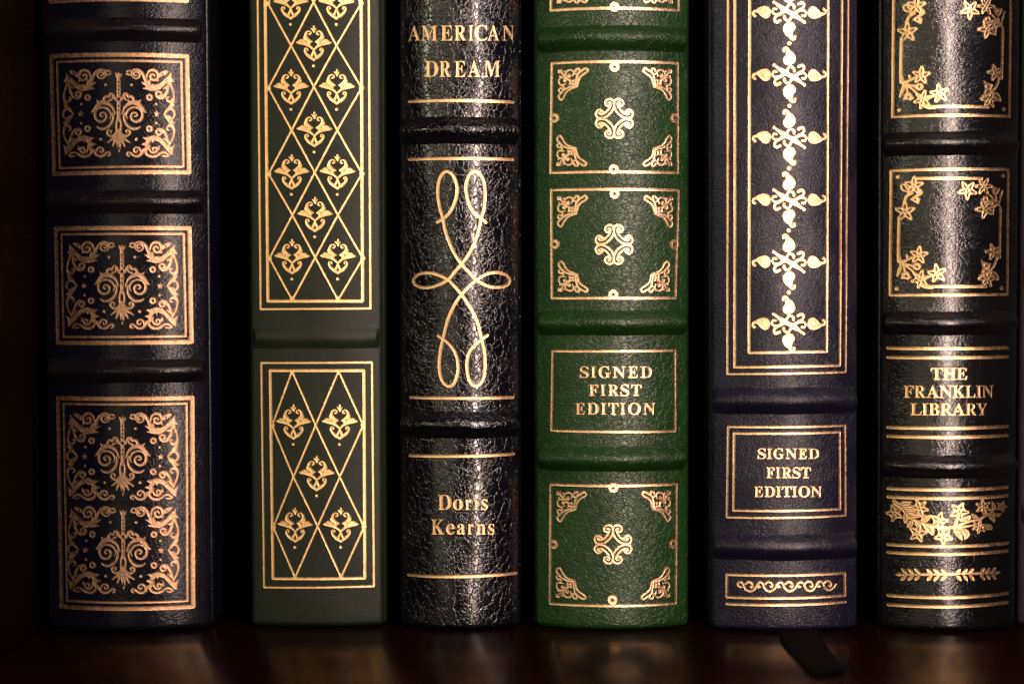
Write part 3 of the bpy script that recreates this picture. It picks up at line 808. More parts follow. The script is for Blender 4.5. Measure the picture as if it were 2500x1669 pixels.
def acanthus():
    r = []
    r += [S([(1018, 285), (1050, 300), (1080, 290), (1085, 262), (1055, 248), (1025, 258)], 24)]
    r += [S([(1075, 275), (1100, 243), (1150, 235), (1200, 262), (1232, 312), (1262, 375), (1290, 420)], [18, 24, 28, 34, 46, 60])]
    r += [S([(1095, 330), (1130, 346), (1170, 332), (1184, 298), (1162, 266), (1125, 266), (1106, 292), (1124, 312), (1144, 302)], [16, 24, 26, 24, 22, 18]),
          S([(1095, 330), (1080, 300)], 18)]
    r += [P([(1190, 388), (1245, 396), (1285, 418), (1288, 380), (1300, 350), (1322, 392), (1322, 424), (1350, 412), (1402, 418), (1455, 385), (1505, 335), (1580, 258), (1578, 320), (1612, 386), (1560, 378), (1535, 392), (1490, 425), (1450, 467), (1380, 500), (1310, 495), (1215, 470), (1265, 450)])]
    r += [S([(1268, 345), (1284, 275), (1330, 240), (1385, 250), (1412, 300), (1404, 345), (1385, 362)], [16, 30, 34, 34, 30, 26])]
    r += [S([(1415, 380), (1400, 350), (1365, 362), (1325, 345), (1320, 305), (1350, 290), (1368, 312)], [12, 26, 34, 34, 26, 20])]
    r += [P([(1405, 300), (1450, 260), (1500, 240), (1537, 246), (1520, 278), (1480, 302), (1430, 325)], True), C(1468, 286, 10, -1)]
    r += [S([(1548, 380), (1535, 440), (1522, 500), (1492, 558), (1440, 585), (1400, 562), (1390, 528), (1418, 506), (1450, 522), (1452, 545), (1432, 552)], [20, 34, 40, 38, 32, 28, 24, 20])]
    r += [P([(1468, 466), (1522, 424), (1520, 470)])]
    r += [S([(1560, 395), (1588, 470), (1604, 540), (1598, 612), (1568, 680), (1522, 738), (1485, 782)], [34, 26, 24, 34, 40, 34, 16])]
    r += [S([(1598, 600), (1562, 626), (1526, 612), (1520, 580), (1545, 572)], [36, 34, 28, 22, 16])]
    r += [S([(1487, 782), (1530, 728), (1580, 722), (1610, 758), (1610, 806), (1580, 838), (1545, 808)], [18, 26, 28, 30, 28, 24, 14])]
    r += [S([(1525, 728), (1570, 700), (1608, 664)], [34, 34, 12]), S([(1490, 785), (1535, 838), (1612, 892)], [20, 46, 16])]
    # lower half
    r += [S([(1487, 782), (1542, 860), (1590, 930), (1608, 1000), (1592, 1080), (1556, 1150)], [16, 36, 38, 28, 22, 26]),
          S([(1596, 950), (1560, 928), (1528, 942), (1520, 974), (1544, 986)], [36, 34, 28, 22, 16])]
    r += [S([(1552, 1170), (1528, 1100), (1502, 1032), (1462, 982), (1410, 978), (1388, 1012), (1415, 1044), (1448, 1030), (1450, 1006), (1428, 1000)], [20, 34, 38, 34, 28, 26, 22, 18])]
    r += [P([(1465, 1080), (1545, 1165), (1550, 1110), (1500, 1090)])]
    r += [P([(1618, 1158), (1598, 1215), (1590, 1295), (1540, 1262), (1480, 1190), (1425, 1135), (1372, 1115), (1345, 1150), (1335, 1118), (1300, 1160), (1302, 1215), (1272, 1252), (1230, 1242), (1255, 1192), (1195, 1166), (1245, 1146), (1265, 1120), (1215, 1085), (1290, 1070), (1350, 1050), (1420, 1064), (1480, 1112), (1530, 1168), (1565, 1192)])]
    r += [S([(1232, 1235), (1202, 1288), (1160, 1314), (1110, 1308), (1068, 1275), (1035, 1268), (1025, 1298), (1050, 1312)], [34, 34, 32, 28, 24, 20])]
    r += [S([(1196, 1290), (1192, 1240), (1162, 1208), (1122, 1216), (1110, 1250), (1140, 1268), (1156, 1246)], [16, 26, 26, 24, 20, 16])]
    r += [S([(1250, 1250), (1282, 1298), (1342, 1318), (1402, 1302), (1442, 1272), (1490, 1262), (1540, 1292)], [30, 34, 34, 32, 28, 28, 18])]
    r += [S([(1308, 1180), (1302, 1222), (1328, 1260), (1375, 1264), (1400, 1230), (1376, 1204), (1346, 1214), (1352, 1238)], [14, 26, 30, 30, 26, 22, 18]),
          P([(1390, 1215), (1430, 1172), (1432, 1235)]), S([(1460, 1305), (1510, 1312), (1545, 1300)], [14, 22, 14])]
    # centre, right half
    r += [S([(962, 792), (995, 708), (1060, 656), (1130, 646), (1190, 690), (1238, 748)], [16, 30, 46, 58, 48, 22]),
          P([(1110, 650), (1202, 606), (1178, 672), (1150, 690)]), P([(1185, 695), (1225, 700), (1270, 773), (1212, 765)])]
    r += [S([(1030, 850), (1012, 800), (1045, 735), (1110, 706), (1178, 722), (1214, 780), (1202, 848), (1152, 884), (1096, 870), (1072, 822), (1092, 780), (1130, 774), (1150, 798), (1138, 822), (1118, 816)],
            [10, 20, 26, 28, 30, 32, 34, 32, 30, 28, 26, 24, 22, 18, 16])]
    r += [S([(998, 770), (985, 820), (1000, 890), (1042, 946), (1100, 974), (1158, 968), (1190, 946)], [14, 24, 32, 36, 34, 28, 14])]
    r += [S([(960, 612), (985, 548), (1020, 540), (1040, 572), (1078, 572), (1104, 602), (1088, 640), (1052, 640), (1038, 612)], [24, 28, 34, 34, 34, 30, 28, 22, 16]),
          S([(992, 560), (998, 600), (1030, 622)], 20), S([(1090, 630), (1060, 660), (1000, 700)], [24, 30, 14])]
    r += [S([(930, 1018), (975, 1060), (1030, 1060), (1062, 1022), (1038, 990), (1010, 1004), (1020, 1028)], [44, 36, 30, 28, 24, 20, 16])]
    r += [S([(925, 1060), (985, 1095), (1058, 1148)], [60, 40, 14]), S([(925, 1070), (965, 1130), (995, 1195)], [60, 36, 14])]
    r += [S([(936, 862), (948, 930), (940, 1015)], [26, 24, 30])]
    r += [C(1080, 425, 17), RING(1305, 580, 29, 28), C(1385, 662, 16), C(1388, 900, 16), RING(1305, 970, 29, 28), C(1140, 1105, 19)]
    st = []
    for k in range(5):
        for rr, da in ((44, 0), (18, 36)):
            a = math.radians(-90 + 72 * k + da)
            st.append((1395 + rr * math.cos(a), 785 + rr * math.sin(a)))
    r += [P(st)]
    full = r + mirror(r, 918)
    full += [S([(915, 300), (917, 575)], 46, False), S([(918, 640), (918, 860)], 46, False), S([(918, 1000), (918, 1100)], [50, 90], False),
             P([(880, 1090), (956, 1090), (950, 1180), (922, 1282), (895, 1180)]), RING(918, 604, 30, 20), P([(870, 270), (905, 290), (918, 262), (935, 292), (962, 278), (950, 330), (885, 330)])]
    for y in (352, 392, 436, 486, 530):
        full += [C(918, y, 11, -1)] if y > 360 else []
    for y in (690, 745):
        full += [C(918, y, 11, -1)]
    full += [S([(918, 1175), (918, 1225)], [8, 26], False, -1), C(918, 604, 19, -1)]
    return crop(full, 120, 545, 5.142)


ac = acanthus()
ref = (120 + 915 / 5.142, 602.0)
b1.repeat('gold_ornament', ac, ref, [(280, -229), (289.8, 181.5), ref, (299.2, 1020), (301, 1248.5)], grow=0.0, step=0.08, rough=0.025)
for tl, tr, bl, br in (((108, -272), (446, -272), (124, 5), (455, 3)), ((126, 138), (456, 138), (133, 425), (461, 421)),
                       ((137, 558), (462, 557), (142, 836), (467, 834)), ((142, 971), (469, 970), (151, 1479), (471, 1479))):
    fr = b1.frame(tl, tr, bl, br, 9.5)
    q = 14
    fr += b1.frame((tl[0] + q, tl[1] + q), (tr[0] - q, tr[1] + q), (bl[0] + q, bl[1] - q), (br[0] - q, br[1] - q), 5)
    b1.stamp('gold_border', fr)

# ------------------------------------------------------------------ book 2: grey-green cloth with a lattice of palmettes
L2 = cloth('grey_green_bookcloth', 2, (0.0072, 0.0118, 0.0058), (0.0056, 0.0094, 0.0046), 0.46, 0.26)
F2 = foil('bright_gold_foil', None, 2, (1.0, 0.66, 0.31), (0.86, 0.51, 0.21), 0.40)
b2 = Book('slim grey-green cloth book with a gold diamond lattice of palmettes along its flat spine',
          ((605, 933), (613, 936)), 0.0032, 1.7, 2, L2, F2, wob=0.05)
b2.band(824, 26, 0.95)


def palmette():
    r = [S([(650, 322), (625, 312), (618, 288), (640, 266), (678, 264), (712, 300), (722, 352)], [34, 28, 24, 24, 28, 40, 58])]
    r += [P([(745, 335), (765, 380), (752, 412), (715, 445), (690, 482), (745, 425), (790, 410), (835, 425), (850, 448), (872, 455), (905, 482), (862, 505), (780, 522), (700, 545), (640, 572), (592, 612), (563, 612), (585, 565), (638, 520), (626, 487), (583, 468), (600, 446), (650, 408), (690, 365), (700, 330)])]
    r += [C(692, 458, 11, -1)]
    r += [S([(695, 632), (678, 618), (690, 592), (722, 592), (736, 626), (714, 680), (660, 738), (604, 775), (563, 812)], [26, 22, 20, 24, 32, 44, 56, 54, 30])]
    r += [S([(563, 600), (572, 650), (590, 700), (610, 740)], [26, 30, 40, 40])]
    r = r + mirror(r, 563)
    r += [S([(563, 670), (563, 740)], [6, 16], False, -1), C(563, 808, 24)]
    r += [P([(563, 150), (584, 182), (574, 208), (612, 206), (590, 255), (566, 298), (540, 255), (500, 202), (548, 208), (544, 178)], True)]
    r += [C(558, 922, 27)]
    return crop(r, 640, 150, 7.838)


pal = palmette()
ref2 = (640 + 563 / 7.838, 211.5)
spots = [(709, -200), (821, -200), (764, -102), (710, 4), (822, 4), (766.5, 105), (711, 211.3), (823, 211.3), (768, 315), (712.5, 418.5), (824.5, 418.5), (769.5, 522), (713.5, 625), (825.5, 625),
         (717, 1028), (830, 1028), (774, 1153.5), (721, 1279), (832.5, 1279)]
b2.repeat('gold_palmette', pal, ref2, spots, grow=0.005, step=0.08, rough=0.025)
lat = []
A = {0: [(710, -95), (821, -95)], 1: [(711, 112), (822, 112)], 2: [(712.5, 318), (824, 318)], 3: [(714.5, 525), (825.5, 525)], 4: [(714, 732), (826, 732)]}
B = {0: [(652, -199), (764, -199), (880, -199)], 1: [(654.5, 9), (766, 6), (882, 9)], 2: [(655.5, 215), (767, 212), (883, 215)], 3: [(656.5, 424), (769, 421), (884, 424)], 4: [(658, 630), (770, 628), (886, 630)]}
for k in range(5):
    for q in range(2):
        for (ax, ay) in (B[k][q], B[k][q + 1]):
            lat.append(S([A[k][q], (ax, ay)], 4.2, False))
            if k > 0:
                lat.append(S([A[k - 1][q], (ax, ay)], 4.2, False))
    for q in (0, 2):
        lat.append(C(B[k][q][0], B[k][q][1], 6.0))
for q in range(2):
    lat.append(P([(A[4][q][0] - 8, 733), (A[4][q][0], 722), (A[4][q][0] + 8, 733)]))
b2.stamp('gold_lattice', lat + b2.frame((645.5, -250), (881, -250), (654.5, 734.5), (885.5, 734.5), 7.2), grow=0.01)
b2.stamp('gold_border', b2.frame((627, -262), (899, -262), (637, 754), (904.5, 752.5), 4.4))
lat = []
top, n1, x1, n2, bt = [(713.5, 905), (827, 905)], [(665, 1037), (771, 1037), (887, 1037)], [(717, 1163), (830, 1163)], [(668, 1285), (776, 1283), (889, 1285)], [(721, 1408), (833, 1408)]
for q in range(2):
    for e in (0, 1):
        for m, n in ((top[q], n1[q + e]), (x1[q], n1[q + e]), (x1[q], n2[q + e]), (bt[q], n2[q + e])):
            lat.append(S([m, n], 4.0, False))
    lat.append(P([(top[q][0] - 8, 903), (top[q][0] + 8, 903), (top[q][0], 914)]))
    lat.append(P([(bt[q][0] - 8, 1410), (bt[q][0], 1399), (bt[q][0] + 8, 1410)]))
for q in (0, 2):
    lat += [C(n1[q][0], n1[q][1], 6), C(n2[q][0], n2[q][1], 6)]
b2.stamp('gold_lattice', lat + b2.frame((660, 903.8), (888.5, 903.8), (667, 1410.5), (891, 1409.5), 6.8), grow=0.01)
b2.stamp('gold_border', b2.frame((638.5, 885), (908, 884), (645.5, 1432), (913, 1429), 4.2))

# ------------------------------------------------------------------ book 3: glossy black crackled leather
G3 = dict(cell=0.9, big=0.5, deep=0.040, soft=0.13, crease=0.060, edge=0.08, fine=0.008, fine_scale=2.0, wave=0.07, warp=1.6, patch=0.30, bump=0.85)
L3 = leather('glossy_black_crackled_leather', G3, 3, (0.0034, 0.0028, 0.0050), (0.0020, 0.0018, 0.0032), 0.15, 0.66)
F3 = foil('orange_gold_foil', None, 3, (1.0, 0.67, 0.37), (0.88, 0.54, 0.26), 0.44)
b3 = Book('glossy black crackled-leather book with one tall looping gold knot down its spine',
          ((977, 1268), (977.5, 1269.5)), -0.0008, 5.6, 3, L3, F3, wob=0.16)
for py in (-380, 318, 1037):
    b3.band(py, 31, 2.6)
S3 = dict(x0=970, y0=380, s=2.703)
up_l = [(265, 438), (310, 410), (350, 370), (380, 310), (395, 240), (390, 180), (365, 125), (330, 105), (300, 120), (275, 170), (268, 250), (280, 340), (300, 410), (325, 520), (370, 630), (425, 715),
        (475, 770), (522, 818), (590, 858), (655, 868), (715, 858), (739, 825), (712, 786), (650, 770), (590, 780), (522, 820), (475, 862), (425, 915), (375, 990), (335, 1080), (305, 1195), (283, 1300), (278, 1400), (296, 1482), (340, 1520), (382, 1490), (402, 1400), (388, 1310), (350, 1250), (312, 1215), (272, 1188)]
up_r = [(583, 440), (540, 405), (500, 370), (470, 310), (455, 240), (455, 190), (475, 130), (510, 105), (538, 115), (565, 160), (577, 230), (573, 330), (553, 415), (525, 530), (478, 640), (425, 715),
        (380, 768), (335, 818), (262, 855), (190, 870), (130, 856), (109, 825), (130, 790), (185, 772), (255, 780), (335, 818), (380, 862), (425, 915), (480, 1000), (525, 1090), (553, 1205), (574, 1300), (576, 1420), (556, 1490), (520, 1518), (480, 1490), (460, 1400), (470, 1310), (510, 1250), (550, 1215), (592, 1185)]
b3.stamp('gold_knot', crop([S(up_l, 20), S(up_r, 20)], 970, 380, 2.703), grow=0.0, step=0.085, rough=0.03)
for (xa, ya), (xb, yb) in (((1000, 248.5), (1251, 250)), ((1000, 389.5), (1250, 389.5)), ((1003, 969), (1251, 969.5)), ((1002, 1111), (1253, 1107.5)), ((998, 1402), (1259, 1397.5))):
    b3.stamp('gold_rule', [S([(xa, ya), (xb, yb)], 6.6, False)])
b3.text([(192, 500, [('A', 65, 310), ('M', 330, 655), ('E', 725, 965), ('R', 1005, 1245), ('I', 1298, 1388), ('C', 1415, 1675), ('A', 1680, 1910), ('N', 1982, 2222)]),
         (918, 1242, [('D', 400, 675), ('R', 700, 932), ('E', 1010, 1230), ('A', 1285, 1532), ('M', 1608, 1928)])], 990, 40, 8.389, grow=0.0)
b3.text([(204, 640, [('D', 352, 762), ('o', 800, 1098), ('r', 1168, 1338), ('i', 1420, 1525), ('s', 1620, 1808)]),
         (925, 1365, [('K', 165, 545), ('e', 600, 855), ('a', 920, 1158), ('r', 1235, 1402), ('n', 1490, 1748), ('s', 1820, 2005)])], 1040, 1190, 12.06, grow=0.015)

# ------------------------------------------------------------------ book 4: green pebbled leather
G4 = dict(cell=1.15, big=0.55, deep=0.062, soft=0.15, crease=0.060, edge=0.08, fine=0.030, fine_scale=2.2, wave=0.06, warp=1.8, sx=0.6, patch=0.6)
L4 = leather('deep_green_pebbled_leather', G4, 4, (0.0070, 0.032, 0.0056), (0.0048, 0.023, 0.0042), 0.31, 0.42)
F4 = foil('pink_gold_foil', None, 4, (1.0, 0.67, 0.42), (0.84, 0.47, 0.23), 0.36)
b4 = Book('deep green pebbled-leather book with gold frames holding corner sprays and a small scrolled square',
          ((1308, 1680), (1308, 1680.5)), -0.0012, 6.0, 4, L4, F4, wob=0.10)
for py in (-560, 93, 788, 1120):
    b4.band(py, 29, 2.7)


def corner_spray():
    r = [S([(795, 215), (812, 248), (775, 288), (695, 340), (645, 400), (622, 480), (604, 548)], 34), S([(795, 215), (768, 206), (715, 235), (658, 272), (620, 312), (604, 370), (592, 440), (582, 530)], 40),
         S([(604, 548), (535, 570), (455, 605), (392, 668), (358, 735), (312, 795), (268, 762)], 34), S([(268, 762), (262, 712), (305, 660), (345, 615), (425, 568), (500, 545), (590, 540)], 40),
         S([(680, 298), (755, 252)], 16, False, -1), S([(322, 722), (360, 655), (432, 590)], 16, True, -1)]
    r += [S([(388, 360), (388, 292), (424, 246), (480, 230), (530, 252), (560, 298), (605, 310)], 36), S([(545, 285), (518, 352)], [36, 14]), C(456, 340, 38), S([(388, 372), (456, 345)], 46)]
    r += [S([(372, 372), (302, 365), (264, 420), (270, 482), (302, 510), (348, 530), (345, 585)], 36), S([(305, 512), (398, 490)], [36, 14]), C(376, 426, 36), S([(388, 376), (430, 400), (376, 426)], 40)]
    r += [P([(235, 222), (318, 210), (335, 270), (385, 345), (352, 358), (300, 292), (246, 290)]), C(368, 255, 17), C(285, 345, 19)]
    r += [P([(442, 405), (505, 418), (562, 405), (550, 465), (560, 520), (500, 508), (445, 520), (455, 462)], False), C(505, 455, 13, -1), S([(395, 385), (460, 420)], 48)]
    r += [S([(578, 250), (594, 216), (640, 208), (652, 250), (622, 312)], 36), S([(345, 592), (312, 570), (276, 578), (262, 620), (300, 655)], 36)]
    return crop(r, 1330, 450, 7.839)


def scroll_square():
    q = [S([(762, 330), (768, 462), (832, 592), (922, 682), (1012, 737), (1135, 757)], 52), S([(762, 332), (800, 270), (870, 242), (950, 265), (1000, 325), (985, 395), (930, 428), (868, 396)], 56),
         S([(848, 370), (882, 472), (952, 562), (1032, 628), (1112, 650), (1165, 622), (1130, 582)], 50), S([(868, 396), (852, 360), (882, 326), (922, 348)], 36),
         S([(1135, 757), (1216, 726), (1255, 646), (1230, 570), (1170, 522), (1102, 546), (1056, 602)], 56)]
    q = q + mirror(q, 762)
    q = q + affine(q, (1, 0, 0, 0, -1, 1530))
    return crop(q, 1430, 1260, 11.2)


sp = corner_spray()
c0 = (1346.6, 462.1)
frames4 = [((1346, -255), (1655, -255), (1346, 26), (1655, 26)), ((1348.5, 155), (1653, 155), (1345, 421.5), (1653.5, 422)), ((1346.5, 463.5), (1655.5, 464.5), (1348.5, 727), (1647.5, 727)), ((1345.5, 1181), (1650.5, 1180.5), (1343.5, 1471), (1648.5, 1471))]
base = shape_map(sp, b4.uv, 0.1)
cu, cv = b4.uv(*c0)
rel = affine(base, (1, 0, -cu, 0, 1, -cv))
sq = shape_map(scroll_square(), b4.uv, 0.1)
su, sv = b4.uv(1430 + 762 / 11.2, 1260 + 765 / 11.2)
for k, (tl, tr, bl, br) in enumerate(frames4):
    mx = lambda p, q, t: (p[0] + (q[0] - p[0]) * t, p[1] + (q[1] - p[1]) * t)
    fr = b4.frame(tl, tr, bl, br, 6.2)
    sh = shape_map(fr, b4.uv, 0.1)
    for e0, e1, dx, dy in ((tl, tr, 0, -1), (bl, br, 0, 1), (tl, bl, 1, 0), (tr, br, -1, 0)):
        mu, mv = b4.uv(*mx(e0, e1, 0.5 if k != 2 or e0 is not tl else 0.5))
        sh.append(RING(mu + dx * 0.75, mv + dy * 0.85, 0.78, 0.78))
    b4.stamp('gold_border', sh, space='mm')
    for cpt, fx, fy in ((tl, 1, 1), (tr, -1, 1), (bl, 1, -1), (br, -1, -1)):
        u0, v0 = b4.uv(*cpt)
        b4.stamp('gold_corner_spray', affine(rel, (fx, 0, u0, 0, fy, v0)), space='mm', step=0.075, rough=0.025)
    m = b4.uv((tl[0] + tr[0] + bl[0] + br[0]) / 4, (tl[1] + tr[1] + bl[1] + br[1]) / 4 + 1)
    b4.stamp('gold_ornament', sq, shift=(m[0] - su, m[1] - sv), space='mm', step=0.075, rough=0.025)
b4.stamp('gold_border', b4.frame((1350, 856), (1647, 855), (1347, 1049.5), (1647.5, 1051.5), 5.4))
b4.text([(148, 432, [('S', 172, 398), ('I', 460, 578), ('G', 650, 948), ('N', 1012, 1322), ('E', 1400, 1638), ('D', 1702, 1988)]),
         (610, 893, [('F', 412, 638), ('I', 702, 818), ('R', 902, 1152), ('S', 1205, 1422), ('T', 1472, 1728)]),
         (1078, 1368, [('E', 62, 298), ('D', 362, 658), ('I', 718, 838), ('T', 902, 1148), ('I', 1203, 1322), ('O', 1388, 1712), ('N', 1778, 2078)])], 1400, 880, 10.4545, grow=0.035)

# ------------------------------------------------------------------ book 5: navy leather with a column of leafy crosses
G5 = dict(cell=1.45, big=0.55, deep=0.046, soft=0.20, crease=0.024, edge=0.10, fine=0.04, fine_scale=2.2, wave=0.06, warp=1.8, sx=0.8, patch=0.3)
L5 = leather('dark_navy_leather', G5, 5, (0.0058, 0.0050, 0.0150), (0.0040, 0.0035, 0.0108), 0.33, 0.34)
F5 = foil('pale_gold_foil', None, 5, (1.0, 0.675, 0.41), (0.84, 0.48, 0.225), 0.36)
b5 = Book('dark navy leather book with a column of gold leafy crosses inside a triple-ruled frame',
          ((1735, 2096), (1739, 2092)), -0.0034, 4.4, 5, L5, F5, wob=0.13)
for py in (978, 1335):
    b5.band(py, 31, 2.3)


def leaf_cross():
    h = [S([(822, 238), (826, 200), (868, 184), (912, 228)], [58, 52, 48, 60]), P([(868, 240), (940, 238), (1000, 270), (1050, 340), (1066, 420), (1040, 490), (990, 526), (945, 532), (900, 546), (850, 530), (810, 470), (814, 400), (862, 330)], True)]
    h += [S([(212, 828), (178, 790), (192, 738), (242, 726)], [56, 50, 46, 60]), P([(240, 710), (290, 660), (380, 630), (460, 630), (520, 668), (546, 722), (540, 782), (520, 840), (460, 882), (390, 866), (330, 820), (280, 762), (245, 745)], True)]
    h += [S([(628, 548), (720, 620), (820, 690), (935, 755)], [40, 62, 104, 80]), C(618, 545, 30)]
    h += [S([(745, 930), (672, 962), (630, 922), (650, 850), (722, 800), (822, 740), (888, 660), (930, 580), (950, 545)], [52, 54, 54, 50, 58, 62, 54, 42, 40])]
    h += [S([(925, 590), (985, 582), (1035, 630), (1036, 668)], [30, 46, 54, 50])]
    h += [S([(540, 748), (585, 732), (610, 682), (664, 686)], [20, 30, 42, 46]), S([(582, 732), (612, 788), (690, 800)], [34, 40, 46])]
    h += turn(h, 935, 755, 180)
    h += [C(935, 85, 40)]
    return crop(h, 1820, 400, 8.71)


cr = leaf_cross()
ref5 = (1927.4, 486.7)
b5.repeat('gold_leaf_cross', cr, ref5, [(1927, -123), (1927, 30.5), (1927, 183.5), (1927.2, 335.5), (1926.5, 487.5), (1926, 639), (1925.5, 790)], step=0.085, rough=0.025)
b5.stamp('gold_border', b5.frame((1778, -260), (2072, -260), (1776.5, 912), (2063.5, 907.5), 4.6) + b5.frame((1794.5, -243), (2056, -243), (1794, 895.5), (2049.5, 891.5), 5.8))
b5.stamp('gold_border', b5.frame((1831, -206), (2021.5, -206), (1829, 860.5), (2017.5, 857.5), 5.8))
b5.stamp('gold_border', b5.frame((1778, 1041), (2062.5, 1038), (1775, 1261), (2063.5, 1257), 4.8) + b5.frame((1792.5, 1057), (2049.5, 1054), (1791, 1244.5), (2050, 1241.5), 5.2))
b5.text([(150, 405, [('S', 112, 322), ('I', 358, 472), ('G', 512, 780), ('N', 822, 1098), ('E', 1148, 1348), ('D', 1392, 1652)]),
         (630, 895, [('F', 338, 532), ('I', 572, 684), ('R', 732, 968), ('S', 990, 1192), ('T', 1205, 1448)]),
         (1115, 1376, [('E', 28, 238), ('D', 282, 552), ('I', 582, 698), ('T', 728, 968), ('I', 982, 1102), ('O', 1138, 1432), ('N', 1458, 1728)])], 1840, 1080, 10.4556, grow=0.04)
wave = [S([(350, 292), (312, 272), (302, 232), (340, 205), (388, 232), (410, 290), (450, 345), (520, 365), (590, 330), (645, 250), (690, 210), (738, 240), (760, 300), (800, 350), (868, 366), (940, 320), (988, 240), (1038, 210), (1082, 240), (1105, 300), (1148, 350), (1210, 365), (1280, 325), (1332, 240), (1385, 208), (1435, 240), (1458, 300), (1498, 345), (1555, 360), (1620, 318), (1670, 226), (1714, 196), (1762, 230), (1785, 290), (1828, 335), (1880, 345), (1940, 310), (1985, 250)], 38)]
for dx, dy in ((0, 0), (345, 0), (690, -2), (1030, -8), (1350, -16)):
    wave.append(S([(435, 240 + dy), (480, 206 + dy), (528, 215 + dy), (556, 258 + dy), (540, 298 + dy), (514, 284 + dy)], [32, 34, 36, 36, 32, 26]))
    wave[-1] = affine([wave[-1]], (1, 0, dx, 0, 1, 0))[0]
    if dx < 1300:
        wave += affine([P([(628, 270 + dy), (668, 250 + dy), (704, 300 + dy), (650, 318 + dy)])], (1, 0, dx, 0, 1, 0))
b5.stamp('gold_scroll', crop(wave, 1760, 1390, 7.118), step=0.085, rough=0.03)
b5.stamp('gold_border', b5.frame((1775, 1401), (2061.5, 1397), (1775, 1456), (2062, 1452), 6.0))
b5.stamp('gold_rule', [S([(1775, 1472.5), (2063, 1468)], 6.4, False)])

# ------------------------------------------------------------------ book 6: black leather with garlands
G6 = dict(cell=1.45, big=0.55, deep=0.028, soft=0.20, crease=0.020, edge=0.10, fine=0.035, fine_scale=2.2, wave=0.05, warp=1.8, sx=0.6, patch=0.35)
L6 = leather('satin_black_leather', G6, 6, (0.0038, 0.0034, 0.0042), (0.0026, 0.0024, 0.0030), 0.20, 0.62)
F6 = foil('warm_gold_foil', None, 6, (1.0, 0.655, 0.365), (0.84, 0.47, 0.20), 0.36)
b6 = Book('rounded black leather book with gold frames of small flowers and a flower garland',
          ((2152, 2487), (2151, 2477)), -0.0036, 6.6, 6, L6, F6, wob=0.11)
for py in (-560, 350, 789, 1139):
    b6.band(py, 27, 2.5)


def garland_frame():
    r = [C(152, 145, 21), C(1328, 135, 21), C(140, 1403, 21), C(1312, 1397, 21)]
    r += [S([(355, 165), (1090, 165)], 29, False), S([(1300, 500), (1290, 1050)], 28, False), S([(165, 600), (158, 1050), (172, 1090)], 30)]
    r += flower(332, 245, 112, -88) + flower(232, 535, 118, -92)
    r += [S([(268, 312), (205, 292), (190, 244), (225, 232), (258, 285)], 20), S([(310, 330), (250, 362), (222, 440)], 28), P([(285, 400), (340, 358), (400, 392), (382, 452), (330, 425)]), C(345, 400, 13, -1),
          S([(385, 285), (410, 322), (350, 372)], [30, 34, 26])]
    bl = flower(825, 510, 225, -85) + flower(860, 1085, 232, -76, 6) + flower(1265, 950, 235, -100)
    bl += [C(780, 780, 88), S([(430, 690), (560, 735), (700, 768)], [40, 46, 70]), C(780, 780, 30, -1)]
    bl += [P([(490, 890), (530, 890), (580, 930), (645, 1050), (610, 1075), (560, 1105), (500, 1075), (400, 1080), (390, 1050), (425, 1000), (395, 970)]), C(520, 1010, 26, -1)]
    bl += [S([(380, 660), (400, 760), (362, 880), (310, 1010)], [50, 66, 82, 34]), S([(340, 300), (345, 480), (368, 610), (425, 692), (540, 775), (700, 920), (790, 1040)], [60, 60, 70, 60, 46, 46, 46]),
           S([(352, 600), (450, 658), (560, 610), (690, 555)], [50, 64, 60, 56]), S([(540, 515), (562, 610)], 52), S([(468, 740), (492, 895)], 42), S([(950, 1050), (1150, 1000)], 52), S([(870, 1215), (985, 1280), (1150, 1290)], [60, 60, 56])]
    bl = crop(bl, 2160, 570, 9.8)
    r += [S([(440, 1378), (1135, 1380)], 29, False)]
    tr = flower(325, 565, 255, -52) + flower(735, 465, 235, -60, 6, 0.46) + flower(775, 1040, 262, -112)
    tr += [C(775, 800, 84), S([(830, 850), (960, 830), (1075, 910)], [60, 46, 56]), C(775, 805, 24, -1)]
    tr += [P([(935, 520), (1000, 490), (1050, 510), (1165, 515), (1115, 640), (1045, 720), (960, 650)]), C(1050, 600, 24, -1), S([(1040, 690), (1075, 890)], 46), S([(1220, 585), (1180, 700), (1140, 880)], [40, 56, 44]),
           S([(1110, 900), (1170, 1040), (1175, 1300), (1165, 1568)], [60, 50, 46, 46]), S([(1110, 920), (940, 1005)], [64, 54]), S([(1000, 1010), (985, 1115)], 34), S([(890, 690), (1030, 830)], 44)]
    tr = crop(tr, 2330, 410, 10.453)
    r += flower(1215, 990, 96, -105) + flower(1145, 1290, 104, -120, 6)
    r += [P([(1085, 1085), (1130, 1110), (1190, 1125), (1160, 1190), (1100, 1200)]), C(1130, 1145, 11, -1), S([(1175, 1205), (1245, 1235), (1272, 1295), (1240, 1290), (1200, 1250)], 24),
          S([(1265, 1040), (1222, 1150), (1150, 1218), (1070, 1262)], 30)]
    return crop(r, 2160, 400, 4.6125) + bl + tr


